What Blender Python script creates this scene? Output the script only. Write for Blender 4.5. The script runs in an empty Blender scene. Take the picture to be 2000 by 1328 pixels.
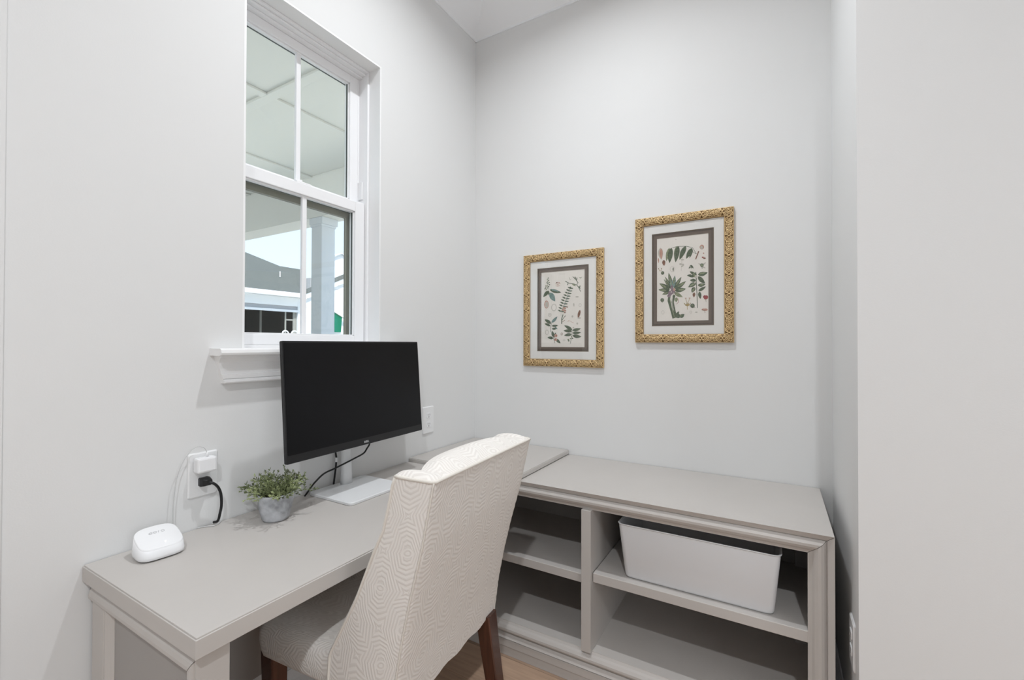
import bpy, bmesh, math, random
from mathutils import Vector, Matrix
random.seed(7)
sc = bpy.context.scene
COL = sc.collection
PI = math.pi
# ---------------------------------------------------------------- camera
F_PX = 879.286
yaw, pitch, roll = math.radians(30.3253), math.radians(0.4954), math.radians(0.1325)
cy, sy, cp, sp = math.cos(yaw), math.sin(yaw), math.cos(pitch), math.sin(pitch)
fw = Vector((-sy*cp, cy*cp, sp)); rt = Vector((cy, sy, 0)); up = rt.cross(fw)
r2 = rt*math.cos(roll) + up*math.sin(roll); u2 = up*math.cos(roll) - rt*math.sin(roll)
cam = bpy.data.cameras.new('camera'); cam.sensor_width = 36; cam.lens = F_PX*36/2000
cam.clip_start = 0.02; cam.clip_end = 200
co = bpy.data.objects.new('camera', cam); COL.objects.link(co)
M = Matrix((r2, u2, -fw)).transposed().to_4x4(); M.translation = Vector((1.508, -2.1505, 1.3043))
co.matrix_world = M; sc.camera = co
# ---------------------------------------------------------------- world, sun, lights, exposure
sc.view_settings.view_transform = 'Standard'; sc.view_settings.look = 'None'
sc.view_settings.exposure = 0.12; sc.view_settings.gamma = 1; sc.view_settings.use_curve_mapping = False
SKY_COL, SKY_STR = (0.62, 0.80, 1.0), 1.35
SUN_STR = 6.8
CAN_A, CAN_B, FILL, FILL2 = 16.0, 33.0, 3.0, 22.0
w = bpy.data.worlds.new('sky'); sc.world = w; w.use_nodes = True
bg = w.node_tree.nodes['Background']
tc = w.node_tree.nodes.new('ShaderNodeTexCoord'); sx = w.node_tree.nodes.new('ShaderNodeSeparateXYZ')
cr = w.node_tree.nodes.new('ShaderNodeValToRGB')
cr.color_ramp.elements[0].position = 0.0; cr.color_ramp.elements[0].color = (0.71, 0.85, 1.0, 1)
cr.color_ramp.elements[1].position = 0.75; cr.color_ramp.elements[1].color = (0.42, 0.60, 0.92, 1)
w.node_tree.links.new(tc.outputs['Generated'], sx.inputs[0]); w.node_tree.links.new(sx.outputs['Z'], cr.inputs[0])
w.node_tree.links.new(cr.outputs[0], bg.inputs['Color']); bg.inputs['Strength'].default_value = 2.05
def light(name, kind, loc, power, size=0.1, target=None, color=(1, 1, 1), shape='DISK', size_y=None, spot=None):
    l = bpy.data.lights.new(name, kind); l.energy = power; l.color = color
    if kind == 'AREA':
        l.shape = shape; l.size = size
        if size_y: l.size_y = size_y
    elif kind in ('POINT', 'SPOT'): l.shadow_soft_size = size
    if kind == 'SPOT': l.spot_size = math.radians(spot); l.spot_blend = 0.5
    if kind == 'SUN': l.angle = math.radians(0.6)
    o = bpy.data.objects.new(name, l); COL.objects.link(o); o.location = loc
    if kind == 'AREA' and shape == 'DISK': l.spread = math.radians(150)
    if target is not None:
        o.rotation_euler = (Vector(target)-Vector(loc)).to_track_quat('-Z', 'Y').to_euler()
    return o
light('sun', 'SUN', (0, 0, 20), SUN_STR, target=(-8, 5.5, 8), color=(1, 0.96, 0.9))
light('ceiling_can_lamp', 'AREA', (0.88, -0.98, 3.275), CAN_A, 0.06, target=(0.88, -0.98, 0), color=(0.935, 0.968, 1.0))
light('ceiling_can_lamp', 'AREA', (1.9, -3.1, 3.275), CAN_B, 0.10, target=(1.9, -3.1, 0), color=(0.935, 0.968, 1.0))
light('rear_fill', 'AREA', (2.6, -4.5, 1.5), FILL, 2.4, target=(2.4, 0, 1.5), color=(0.86, 0.93, 1.0), shape='RECTANGLE', size_y=2.3)  # added soft fill from behind the camera; no door is modelled there
light('side_fill', 'AREA', (4.1, -2.6, 1.6), FILL2, 1.6, target=(0, -2.0, 1.5), color=(0.89, 0.95, 1.0), shape='RECTANGLE', size_y=1.8)  # added soft fill from the right side; no window is modelled there
# ---------------------------------------------------------------- materials
MATS = {}
def mat(name, col, rough=0.5, spec=0.5, metal=0.0, noise=None, bump=None, emit=None, coat=0):
    if name in MATS: return MATS[name]
    m = bpy.data.materials.new(name); m.use_nodes = True; nt = m.node_tree; b = nt.nodes['Principled BSDF']
    b.inputs['Base Color'].default_value = (*col, 1); b.inputs['Roughness'].default_value = rough
    b.inputs['Specular IOR Level'].default_value = spec; b.inputs['Metallic'].default_value = metal
    b.inputs['Coat Weight'].default_value = coat
    t = None
    if noise or bump:
        t = nt.nodes.new('ShaderNodeTexCoord')
    if noise:      # (scale, amount, stretch)
        mp = nt.nodes.new('ShaderNodeMapping'); mp.inputs['Scale'].default_value = noise[2] if len(noise) > 2 else (1, 1, 1)
        n = nt.nodes.new('ShaderNodeTexNoise'); n.inputs['Scale'].default_value = noise[0]; n.inputs['Detail'].default_value = 5
        r = nt.nodes.new('ShaderNodeMapRange'); r.inputs['From Min'].default_value = 0.3; r.inputs['From Max'].default_value = 0.7
        r.inputs['To Min'].default_value = 1-noise[1]; r.inputs['To Max'].default_value = 1+noise[1]
        mx = nt.nodes.new('ShaderNodeMix'); mx.data_type = 'RGBA'; mx.blend_type = 'MULTIPLY'; mx.inputs['Factor'].default_value = 1
        mx.inputs['A'].default_value = (*col, 1)
        nt.links.new(t.outputs['Object'], mp.inputs[0]); nt.links.new(mp.outputs[0], n.inputs[0])
        nt.links.new(n.outputs[0], r.inputs[0]); nt.links.new(r.outputs[0], mx.inputs['B']); nt.links.new(mx.outputs['Result'], b.inputs['Base Color'])
    if bump:       # (scale, strength)
        n2 = nt.nodes.new('ShaderNodeTexNoise'); n2.inputs['Scale'].default_value = bump[0]; n2.inputs['Detail'].default_value = 3
        bp = nt.nodes.new('ShaderNodeBump'); bp.inputs['Strength'].default_value = bump[1]; bp.inputs['Distance'].default_value = 0.002
        nt.links.new(t.outputs['Object'], n2.inputs[0]); nt.links.new(n2.outputs[0], bp.inputs['Height']); nt.links.new(bp.outputs[0], b.inputs['Normal'])
    if emit:
        b.inputs['Emission Color'].default_value = (*emit[0], 1); b.inputs['Emission Strength'].default_value = emit[1]
    MATS[name] = m
    return m
wall_m = mat('wall_paint', (0.765, 0.765, 0.76), 0.6, 0.25, bump=(260, 0.06))
ceil_m = mat('ceiling_paint', (0.90, 0.91, 0.925), 0.7, 0.2)
trim_m = mat('white_trim_paint', (0.89, 0.89, 0.89), 0.35, 0.4)
vinyl_m = mat('white_vinyl', (0.90, 0.90, 0.91), 0.3, 0.45)
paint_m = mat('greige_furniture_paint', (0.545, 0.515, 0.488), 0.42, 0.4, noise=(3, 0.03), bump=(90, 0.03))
paint_d = mat('greige_paint_shaded', (0.36, 0.34, 0.325), 0.5, 0.3, noise=(3, 0.03))  # furniture paint darkened: shade of the recessed panels put into the colour
gap_m = mat('dark_joint', (0.05, 0.045, 0.04), 0.8, 0.1)
black_m = mat('black_plastic', (0.012, 0.012, 0.013), 0.38, 0.4)
screen_m = mat('black_screen_glass', (0.004, 0.004, 0.005), 0.28, 0.22)
silver_m = mat('silver_plastic', (0.80, 0.81, 0.82), 0.35, 0.5)
whitepl_m = mat('white_plastic', (0.86, 0.86, 0.87), 0.35, 0.45)
whitegl_m = mat('white_gloss_plastic', (0.88, 0.88, 0.89), 0.12, 0.5)
outlet_m = mat('white_outlet_plastic', (0.84, 0.84, 0.84), 0.3, 0.5)
slot_m = mat('dark_slot', (0.05, 0.05, 0.05), 0.6, 0.2)
greytext_m = mat('grey_print', (0.42, 0.42, 0.43), 0.5, 0.3)
led_m = mat('status_light', (1, 1, 1), 0.3, emit=((1, 1, 1), 3.0))
wood_m = mat('dark_cherry_wood', (0.075, 0.026, 0.014), 0.25, 0.5, noise=(9, 0.35, (6, 6, 0.6)), coat=0.3)
concrete_m = mat('mottled_concrete', (0.42, 0.43, 0.45), 0.7, 0.3, noise=(24, 0.38), bump=(60, 0.5))
soil_m = mat('dark_soil', (0.03, 0.022, 0.016), 0.9, 0.1, bump=(80, 1.0))
leaf_m = mat('dusty_green_leaf', (0.155, 0.185, 0.085), 0.55, 0.3, noise=(70, 0.5))
leaf2_m = mat('pale_green_leaf', (0.38, 0.43, 0.22), 0.55, 0.3, noise=(70, 0.3))
matboard_m = mat('white_mat_board', (0.84, 0.83, 0.80), 0.8, 0.1)
brownmat_m = mat('taupe_mat_board', (0.17, 0.135, 0.11), 0.6, 0.2)
bead_m = mat('beaded_edge_gold', (0.30, 0.25, 0.17), 0.45, 0.4, 0.3)
paper_m = mat('aged_print_paper', (0.84, 0.80, 0.74), 0.85, 0.1, noise=(12, 0.03))
INK = {'g': mat('print_ink_green', (0.125, 0.155, 0.105), 0.85, 0.1, noise=(150, 0.35)),
       'l': mat('print_ink_light_green', (0.27, 0.30, 0.19), 0.85, 0.1, noise=(150, 0.3)),
       't': mat('print_ink_teal', (0.20, 0.29, 0.27), 0.85, 0.1, noise=(150, 0.3)),
       'b': mat('print_ink_brown', (0.24, 0.13, 0.09), 0.85, 0.1, noise=(150, 0.3)),
       'p': mat('print_ink_pink', (0.55, 0.33, 0.26), 0.85, 0.1, noise=(150, 0.2)),
       'r': mat('print_ink_red', (0.38, 0.10, 0.10), 0.85, 0.1, noise=(150, 0.3)),
       'v': mat('print_ink_purple', (0.27, 0.20, 0.23), 0.85, 0.1, noise=(150, 0.3)),
       'f': mat('print_ink_faint', (0.56, 0.53, 0.47), 0.85, 0.1),
       'y': mat('print_ink_ochre', (0.42, 0.32, 0.14), 0.85, 0.1)}
siding_m = mat('white_siding', (0.80, 0.82, 0.84), 0.6, 0.2)
porch_m = mat('porch_ceiling_paint', (0.82, 0.80, 0.74), 0.6, 0.2)
roof_m = mat('grey_shingle_roof', (0.135, 0.142, 0.13), 0.9, 0.1, noise=(14, 0.2, (1, 1, 6)))
taupe_m = mat('taupe_screen_frame', (0.34, 0.325, 0.26), 0.5, 0.3)
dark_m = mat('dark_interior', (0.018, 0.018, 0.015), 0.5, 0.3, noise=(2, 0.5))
grey_m = mat('grey_shade_cloth', (0.42, 0.43, 0.45), 0.8, 0.1)
green_m = mat('green_canvas', (0.0, 0.17, 0.10), 0.7, 0.2)
ground_m = mat('pale_concrete_ground', (0.66, 0.62, 0.53), 0.9, 0.1, noise=(3, 0.1))

def glass_mat(name, tint, refl=1.0):
    m = bpy.data.materials.new(name); m.use_nodes = True; nt = m.node_tree; nt.nodes.clear()
    o = nt.nodes.new('ShaderNodeOutputMaterial'); mx = nt.nodes.new('ShaderNodeMixShader'); lw = nt.nodes.new('ShaderNodeLayerWeight'); lw.inputs['Blend'].default_value = 0.5
    pw_ = nt.nodes.new('ShaderNodeMath'); pw_.operation = 'POWER'; pw_.inputs[1].default_value = 4.5; nt.links.new(lw.outputs['Facing'], pw_.inputs[0])
    fr = nt.nodes.new('ShaderNodeMath'); fr.operation = 'MULTIPLY_ADD'; fr.inputs[1].default_value = 0.8; fr.inputs[2].default_value = 0.035*refl; nt.links.new(pw_.outputs[0], fr.inputs[0])
    t = nt.nodes.new('ShaderNodeBsdfTransparent'); t.inputs[0].default_value = (*tint, 1)
    g = nt.nodes.new('ShaderNodeBsdfGlossy'); g.inputs['Roughness'].default_value = 0.02
    nt.links.new(fr.outputs[0], mx.inputs[0]); nt.links.new(t.outputs[0], mx.inputs[1]); nt.links.new(g.outputs[0], mx.inputs[2]); nt.links.new(mx.outputs[0], o.inputs[0])
    return m
pane_m = glass_mat('window_glass', (0.968, 0.985, 0.975)); picglass_m = glass_mat('picture_glass', (0.985, 0.985, 0.985))
mesh_m = bpy.data.materials.new('insect_mesh'); mesh_m.use_nodes = True; nt = mesh_m.node_tree; nt.nodes.clear()
o_ = nt.nodes.new('ShaderNodeOutputMaterial'); mx_ = nt.nodes.new('ShaderNodeMixShader'); mx_.inputs[0].default_value = 0.17
t_ = nt.nodes.new('ShaderNodeBsdfTransparent'); d_ = nt.nodes.new('ShaderNodeBsdfDiffuse'); d_.inputs[0].default_value = (0.03, 0.03, 0.025, 1)
nt.links.new(t_.outputs[0], mx_.inputs[1]); nt.links.new(d_.outputs[0], mx_.inputs[2]); nt.links.new(mx_.outputs[0], o_.inputs[0])

def gold_mat():
    m = bpy.data.materials.new('antique_gold'); m.use_nodes = True; nt = m.node_tree; b = nt.nodes['Principled BSDF']
    a = nt.nodes.new('ShaderNodeAttribute'); a.attribute_name = 'relief'
    r = nt.nodes.new('ShaderNodeValToRGB'); e = r.color_ramp.elements
    e[0].position = 0.18; e[0].color = (0.20, 0.115, 0.045, 1); e[1].position = 0.62; e[1].color = (0.72, 0.52, 0.27, 1)
    n = nt.nodes.new('ShaderNodeTexNoise'); n.inputs['Scale'].default_value = 60; n.inputs['Detail'].default_value = 4
    ad = nt.nodes.new('ShaderNodeMath'); ad.operation = 'MULTIPLY_ADD'; ad.inputs[1].default_value = 0.35; 
    nt.links.new(n.outputs[0], ad.inputs[0]); nt.links.new(a.outputs['Fac'], ad.inputs[2])
    sb = nt.nodes.new('ShaderNodeMath'); sb.operation = 'SUBTRACT'; sb.inputs[1].default_value = 0.17
    nt.links.new(ad.outputs[0], sb.inputs[0]); nt.links.new(sb.outputs[0], r.inputs[0]); nt.links.new(r.outputs[0], b.inputs['Base Color'])
    b.inputs['Metallic'].default_value = 0.35; b.inputs['Roughness'].default_value = 0.42
    return m
gold_m = gold_mat()

def fabric_mat():
    m = bpy.data.materials.new('cream_jacquard'); m.use_nodes = True; nt = m.node_tree; b = nt.nodes['Principled BSDF']
    N = nt.nodes.new; L = nt.links.new
    def math_(op, a, bb=None, c=None):
        n = N('ShaderNodeMath'); n.operation = op
        for i, v in enumerate((a, bb, c)):
            if v is None: continue
            if isinstance(v, (int, float)): n.inputs[i].default_value = v
            else: L(v, n.inputs[i])
        return n.outputs[0]
    uv = N('ShaderNodeUVMap'); uv.uv_map = 'UVMap'
    nz = N('ShaderNodeTexNoise'); nz.inputs['Scale'].default_value = 5.5; nz.inputs['Detail'].default_value = 1
    L(uv.outputs[0], nz.inputs[0])
    wv = N('ShaderNodeVectorMath'); wv.operation = 'SUBTRACT'; L(nz.outputs['Color'], wv.inputs[0]); wv.inputs[1].default_value = (.5, .5, .5)
    sc_ = N('ShaderNodeVectorMath'); sc_.operation = 'SCALE'; L(wv.outputs[0], sc_.inputs[0]); sc_.inputs['Scale'].default_value = 0.075
    ad = N('ShaderNodeVectorMath'); ad.operation = 'ADD'; L(uv.outputs[0], ad.inputs[0]); L(sc_.outputs[0], ad.inputs[1])
    sp_ = N('ShaderNodeSeparateXYZ'); L(ad.outputs[0], sp_.inputs[0])
    u, v = sp_.outputs[0], sp_.outputs[1]
    A, B = 0.150, 0.185
    def lat(off):
        fu = math_('SUBTRACT', math_('FRACT', math_('ADD', math_('DIVIDE', u, A), off)), 0.5)
        fv = math_('SUBTRACT', math_('FRACT', math_('ADD', math_('DIVIDE', v, B), off)), 0.5)
        du = math_('ABSOLUTE', math_('MULTIPLY', fu, A)); dv = math_('ABSOLUTE', math_('MULTIPLY', fv, B))
        e = math_('SQRT', math_('ADD', math_('MULTIPLY', math_('POWER', du, 2), 0.42), math_('POWER', dv, 2)))
        dm = math_('MAXIMUM', math_('ADD', math_('MULTIPLY', du, 0.93), math_('MULTIPLY', dv, 0.36)), math_('ADD', math_('MULTIPLY', du, 0.25), math_('MULTIPLY', dv, 0.72)))
        inside = math_('LESS_THAN', e, 0.0125)
        return math_('ADD', math_('MULTIPLY', e, inside), math_('MULTIPLY', math_('MAXIMUM', dm, 0.0125), math_('SUBTRACT', 1.0, inside)))
    d = math_('MINIMUM', lat(0.0), lat(0.5))
    s = math_('SINE', math_('MULTIPLY', d, 2*PI/0.0082))
    h = math_('SMOOTH_MIN', math_('ADD', math_('MULTIPLY', s, 0.9), 0.5), 1.0, 0.3)
    r = N('ShaderNodeValToRGB'); L(h, r.inputs[0])
    r.color_ramp.elements[0].position = 0.1; r.color_ramp.elements[0].color = (0.74, 0.70, 0.66, 1)
    r.color_ramp.elements[1].position = 0.8; r.color_ramp.elements[1].color = (0.82, 0.785, 0.745, 1)
    wn = N('ShaderNodeTexNoise'); wn.inputs['Scale'].default_value = 420; L(uv.outputs[0], wn.inputs[0])
    hh = math_('ADD', h, math_('MULTIPLY', wn.outputs[0], 0.5))
    bp = N('ShaderNodeBump'); bp.inputs['Strength'].default_value = 0.32; bp.inputs['Distance'].default_value = 0.0012
    L(hh, bp.inputs['Height']); L(bp.outputs[0], b.inputs['Normal']); L(r.outputs[0], b.inputs['Base Color'])
    b.inputs['Roughness'].default_value = 0.85; b.inputs['Specular IOR Level'].default_value = 0.2; b.inputs['Sheen Weight'].default_value = 0.1
    return m
fabric_m = fabric_mat()
piping_m = mat('cream_piping', (0.76, 0.72, 0.66), 0.8, 0.2, bump=(500, 0.4))
plank_ms = []
for k in range(5):
    f = 0.74+0.06*k
    m = mat('oak_plank_%d' % k, (0.50*f, 0.345*f, 0.245*f), 0.42, 0.35, noise=(4, 0.14, (1.2, 16, 1)))
    plank_ms.append(m)
# ---------------------------------------------------------------- builders
def thing(name, loc=(0, 0, 0), rz=0.0, label=None, cat=None, group=None, kind=None, parent=None):
    o = bpy.data.objects.new(name, None); COL.objects.link(o); o.empty_display_size = 0.05
    o.location = loc; o.rotation_euler = (0, 0, rz)
    tag(o, label, cat, group, kind)
    return o
def tag(o, label=None, cat=None, group=None, kind=None):
    if label: o['label'] = label
    if cat: o['category'] = cat
    if group: o['group'] = group
    if kind: o['kind'] = kind
    return o
def wm(o):
    if o is None: return Matrix.Identity(4)
    return wm(o.parent) @ (Matrix.Translation(o.location) @ o.rotation_euler.to_matrix().to_4x4())
def obj(name, V, F, material, parent=None, smooth=False, uv=None, local=False, attr=None):
    me = bpy.data.meshes.new(name)
    if parent is not None and not local:
        inv = wm(parent).inverted(); V = [inv @ Vector(v) for v in V]
    me.from_pydata([tuple(v) for v in V], [], F); me.materials.append(material)
    if smooth: me.polygons.foreach_set('use_smooth', [True]*len(me.polygons))
    if uv:
        l = me.uv_layers.new(name='UVMap')
        for lp in me.loops: l.data[lp.index].uv = uv[lp.vertex_index]
    if attr:
        a = me.attributes.new('relief', 'FLOAT', 'POINT'); a.data.foreach_set('value', attr)
    me.update()
    o = bpy.data.objects.new(name, me); COL.objects.link(o); o.parent = parent
    return o
class MB:
    def __init__(s): s.V = []; s.F = []
    def add(s, V, F):
        n = len(s.V); s.V += [tuple(v) for v in V]; s.F += [tuple(i+n for i in f) for f in F]; return s
    def box(s, x0, x1, y0, y1, z0, z1, b=0.0):
        if x0 > x1: x0, x1 = x1, x0
        if y0 > y1: y0, y1 = y1, y0
        if z0 > z1: z0, z1 = z1, z0
        if b <= 0:
            V = [(x, y, z) for x in (x0, x1) for y in (y0, y1) for z in (z0, z1)]
            return s.add(V, [(0, 1, 3, 2), (4, 6, 7, 5), (0, 4, 5, 1), (2, 3, 7, 6), (0, 2, 6, 4), (1, 5, 7, 3)])
        bm = bmesh.new(); bmesh.ops.create_cube(bm, size=1)
        for v in bm.verts: v.co = Vector(((x0+x1)/2+v.co.x*(x1-x0), (y0+y1)/2+v.co.y*(y1-y0), (z0+z1)/2+v.co.z*(z1-z0)))
        bmesh.ops.bevel(bm, geom=list(bm.edges), offset=b, segments=2, profile=0.5, affect='EDGES')
        bm.verts.index_update()
        s.add([v.co[:] for v in bm.verts], [[v.index for v in f.verts] for f in bm.faces]); bm.free(); return s
    def tube(s, pts, r, n=8, cap=True):
        pts = [Vector(p) for p in pts]; rs = r if isinstance(r, (list, tuple)) else [r]*len(pts)
        V = []; F = []; prev = None
        for i, p in enumerate(pts):
            t = (pts[min(i+1, len(pts)-1)]-pts[max(i-1, 0)]).normalized()
            if prev is None:
                a = Vector((0, 0, 1)) if abs(t.z) < 0.9 else Vector((1, 0, 0)); nx = t.cross(a).normalized()
            else: nx = (prev-t*prev.dot(t)).normalized()
            prev = nx; ny = t.cross(nx)
            for k in range(n):
                a = 2*PI*k/n; V.append(p+(nx*math.cos(a)+ny*math.sin(a))*rs[i])
        for i in range(len(pts)-1):
            for k in range(n): F.append((i*n+k, i*n+(k+1) % n, (i+1)*n+(k+1) % n, (i+1)*n+k))
        if cap: F.append(tuple(range(n-1, -1, -1))); F.append(tuple((len(pts)-1)*n+k for k in range(n)))
        return s.add(V, F)
    def rings(s, rings, cap0=True, cap1=True):
        n = len(rings[0]); V = [p for r in rings for p in r]; F = []
        for i in range(len(rings)-1):
            for k in range(n): F.append((i*n+k, i*n+(k+1) % n, (i+1)*n+(k+1) % n, (i+1)*n+k))
        if cap0: F.append(tuple(range(n-1, -1, -1)))
        if cap1: F.append(tuple((len(rings)-1)*n+k for k in range(n)))
        return s.add(V, F)
    def build(s, name, m, parent=None, smooth=False, **k): return obj(name, s.V, s.F, m, parent, smooth, **k)
def box(name, dims, m, parent=None, b=0.0, **k): return MB().box(*dims, b).build(name, m, parent, **k)
def smooth_path(pts, n=6):
    P = [Vector(p) for p in pts]; P = [P[0]*2-P[1]]+P+[P[-1]*2-P[-2]]; out = []
    for i in range(1, len(P)-2):
        for k in range(n):
            t = k/n; a, b, c, d = P[i-1], P[i], P[i+1], P[i+2]
            out.append(0.5*((2*b)+(c-a)*t+(2*a-5*b+4*c-d)*t*t+(3*b-a-3*c+d)*t**3))
    out.append(P[-2]); return out
def struct(o): o['kind'] = 'structure'; return o
def lerp(xs, ys, x):
    if x <= xs[0]: return ys[0]
    for i in range(len(xs)-1):
        if x <= xs[i+1]: return ys[i]+(ys[i+1]-ys[i])*(x-xs[i])/(xs[i+1]-xs[i])
    return ys[-1]
# ================================================================= ROOM
H0 = 3.069; HF = 3.30; OF = 0.355
XR, YR = 1.70, -0.628        # niche right wall, and the y of the wall that turns right from it
X1, Y1 = 4.2, -4.6
WY0, WY1, WZ0, WZ1 = -1.3165, -0.7345, 1.268, 2.5253     # window opening
T = 0.18
m = MB(); e = 0.007
m.box(-T, 0, Y1, WY0-e, 0, 3.45).box(-T, 0, WY1+e, T, 0, 3.45).box(-T, 0, WY0-e, WY1+e, 0, WZ0).box(-T, 0, WY0-e, WY1+e, WZ1+e, 3.45)
struct(m.build('wall_left', wall_m))
struct(box('wall_back', (-0.0, XR+0.12, 0, T, 0, 3.45), wall_m))
struct(box('wall_right', (XR, XR+0.12, YR+0.12, 0, 0, 3.45), wall_m))
struct(box('wall_return', (XR, X1, YR, YR+0.12, 0, 3.45), wall_m))
struct(box('wall_far_right', (X1, X1+T, Y1, YR+0.12, 0, 3.45), wall_m))
struct(box('wall_front', (0, X1, Y1-T, Y1, 0, 3.45), wall_m))
# ceiling: two slopes rising from the left and the back wall, then flat; small lip where it meets the walls
V = [(0, 0, H0), (X1+.1, 0, H0), (0, Y1, H0), (OF, -OF, HF), (X1+.1, -OF, HF), (OF, Y1, HF), (X1+.1, Y1, HF)]
F = [(0, 3, 4, 1), (0, 2, 5, 3), (3, 5, 6, 4)]
Vt = [(x, y, 3.46) for x, y, z in V]
V2 = V+Vt; F2 = F+[(0+7, 1+7, 4+7, 3+7), (0+7, 3+7, 5+7, 2+7), (3+7, 4+7, 6+7, 5+7)]
struct(obj('ceiling', V2, F2, ceil_m))
m = MB(); m.box(0.0, 0.006, Y1, 0, H0-0.006, H0+0.01).box(0, XR, -0.006, 0, H0-0.006, H0+0.01)
struct(m.build('trim_1', ceil_m))
struct(box('wall_left', (0, 0.004, Y1, -1.8535, 0, 3.45), wall_m))
# floor
fl = struct(box('floor', (-0.0, X1, Y1, 0, -0.12, -0.012), mat('subfloor', (0.25, 0.17, 0.11), 0.8)))
pw = 0.178; row = 0; y = 0.0
pm = {}
while y > Y1:
    x = -0.0-random.random()*0.9; first = True
    while x < X1:
        ln = random.choice((1.2, 1.5, 1.8)); a = max(x, 0.001); bx_ = min(x+ln, X1-0.001)
        if bx_-a > 0.05:
            yy0 = max(y-pw, Y1+0.001)
            box('plank', (a+0.0006, bx_-0.0006, yy0+0.0006, y-0.0006, -0.012, 0.0), random.choice(plank_ms), fl, b=0.0012)
        x += ln
    y -= pw; row += 1
# baseboards
def base_prof(h=0.135): return [(0, 0), (0.016, 0), (0.016, h-0.035), (0.012, h-0.028), (0.011, h-0.018), (0.006, h-0.006), (0.004, h), (0, h)]
def baseboard(name, axis, c, s0, s1, sign, h=0.135):
    rings = []
    for s in (s0, s1):
        rings.append([((c+sign*p, s, z) if axis == 'x' else (s, c+sign*p, z)) for p, z in base_prof(h)])
    struct(MB().rings(rings).build(name, trim_m))
baseboard('baseboard_left', 'x', 0.0, Y1, -0.001, 1)
baseboard('baseboard_back', 'y', 0.0, 0.017, XR, -1)
baseboard('baseboard_right', 'x', XR, YR, -0.017, -1, 0.20)
baseboard('baseboard_return', 'y', YR, XR, X1, -1)
# ================================================================= WINDOW
win = thing('window_1', (0, (WY0+WY1)/2, WZ0), kind='structure')
def wp(name, dims, m, b=0.0, parent=win, **k): return box(name, dims, m, parent, b, **k)
m = MB()      # painted reveal boards lining the opening
m.box(-0.075, 0, WY0-e, WY0, WZ0, WZ1+e).box(-0.075, 0, WY1, WY1+e, WZ0, WZ1+e).box(-0.075, 0, WY0, WY1, WZ1, WZ1+e)
m.build('reveal', trim_m, win)
m = MB()      # vinyl frame: face, inner step, jamb channels
fr = 0.011
m.box(-0.175, -0.066, WY0, WY0+fr, WZ0, WZ1, 0.002).box(-0.175, -0.066, WY1-fr, WY1, WZ0, WZ1, 0.002)
m.box(-0.175, -0.066, WY0+fr, WY1-fr, WZ1-fr, WZ1, 0.002).box(-0.175, -0.066, WY0+fr, WY1-fr, WZ0+0.012, WZ0+0.03, 0.002)
m.box(-0.175, -0.118, WY0+fr, WY0+0.020, WZ0+.03, WZ1-fr, 0.002).box(-0.175, -0.118, WY1-0.020, WY1-fr, WZ0+.03, WZ1-fr, 0.002)
m.box(-0.175, -0.078, WY0+fr, WY1-fr, WZ1-0.019, WZ1-fr, 0.002).box(-0.175, -0.098, WY0+fr, WY1-fr, WZ1-0.027, WZ1-0.019, 0.0015)
m.build('frame', vinyl_m, win)
def sash(name, xf, xb, z0, z1, gy0, gy1, gz0, gz1, oy0, oy1, mun, step=0.0):
    m = MB(); b = 0.0025
    m.box(xb, xf, oy0, gy0, z0, z1, b).box(xb, xf, gy1, oy1, z0, z1, b).box(xb, xf, gy0, gy1, gz1, z1, b).box(xb, xf, gy0, gy1, z0, gz0, b)
    m.box(xb+.004, xf-.007, gy0, gy0+.005, gz0, gz1, .001).box(xb+.004, xf-.007, gy1-.005, gy1, gz0, gz1, .001)
    m.box(xb+.004, xf-.007, gy0, gy1, gz1-.005, gz1, .001).box(xb+.004, xf-.007, gy0, gy1, gz0, gz0+.005, .001)
    s_ = m.build(name, vinyl_m, win)
    xm = (xf+xb)/2
    box('glass_pane', (xm-0.008, xm-0.004, gy0, gy1, gz0, gz1), pane_m, s_)
    box('muntin', (xm-0.006, xm+0.008, mun-0.0095, mun+0.0095, gz0, gz1), vinyl_m, s_, b=0.002)
    sp_m = mat('dark_glazing_spacer', (0.05, 0.06, 0.055), 0.5)
    MB().box(xm-.014, xm-.008, gy0, gy0+.006, gz0, gz1).box(xm-.003, xm+.004, gy1-.006, gy1, gz0, gz1).box(xm-.014, xm-.008, gy0, gy1, gz1-.006, gz1).build('glazing_spacer', sp_m, s_)
    return s_
us = sash('upper_sash', -0.118, -0.152, 1.903, WZ1-0.027, -1.288, -0.797, 1.944, 2.462, WY0+0.020, WY1-0.020, -1.041)
ls = sash('lower_sash', -0.080, -0.116, WZ0+.030, 1.928, -1.290, -0.798, 1.338, 1.884, WY0+0.013, WY1-0.013, -1.037)
m = MB(); m.box(-0.112, -0.084, -1.075, -1.01, 1.928, 1.936, .003).box(-0.105, -0.092, -1.075, -1.045, 1.936, 1.945, .003)
m.build('sash_lock', vinyl_m, ls)
for yy in (WY1-.03, WY0+.03): box('tilt_latch', (-0.10, -0.086, yy-.02, yy+.02, 1.928, 1.934), vinyl_m, ls, b=.002)
m = MB()      # balance covers in the side channels above the lower sash
m.box(-0.118, -0.092, WY1-.019, WY1-fr, 1.95, 2.03, .002)
m.build('balance_cover', whitepl_m, win)
m = MB(); q = 0.0
m.box(-0.172, -0.155, WY0+.020, WY0+.034, 1.30, 1.928).box(-0.172, -0.155, -0.784, WY1-.020, 1.30, 1.928)
m.box(-0.172, -0.155, WY0+.034, -0.784, 1.868, 1.928).box(-0.172, -0.155, WY0+.034, -0.784, 1.30, 1.315)
m.build('screen_frame', taupe_m, win)
box('insect_screen', (-0.1655, -0.1650, WY0+.03, -0.780, 1.31, 1.875), mesh_m, win)
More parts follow.
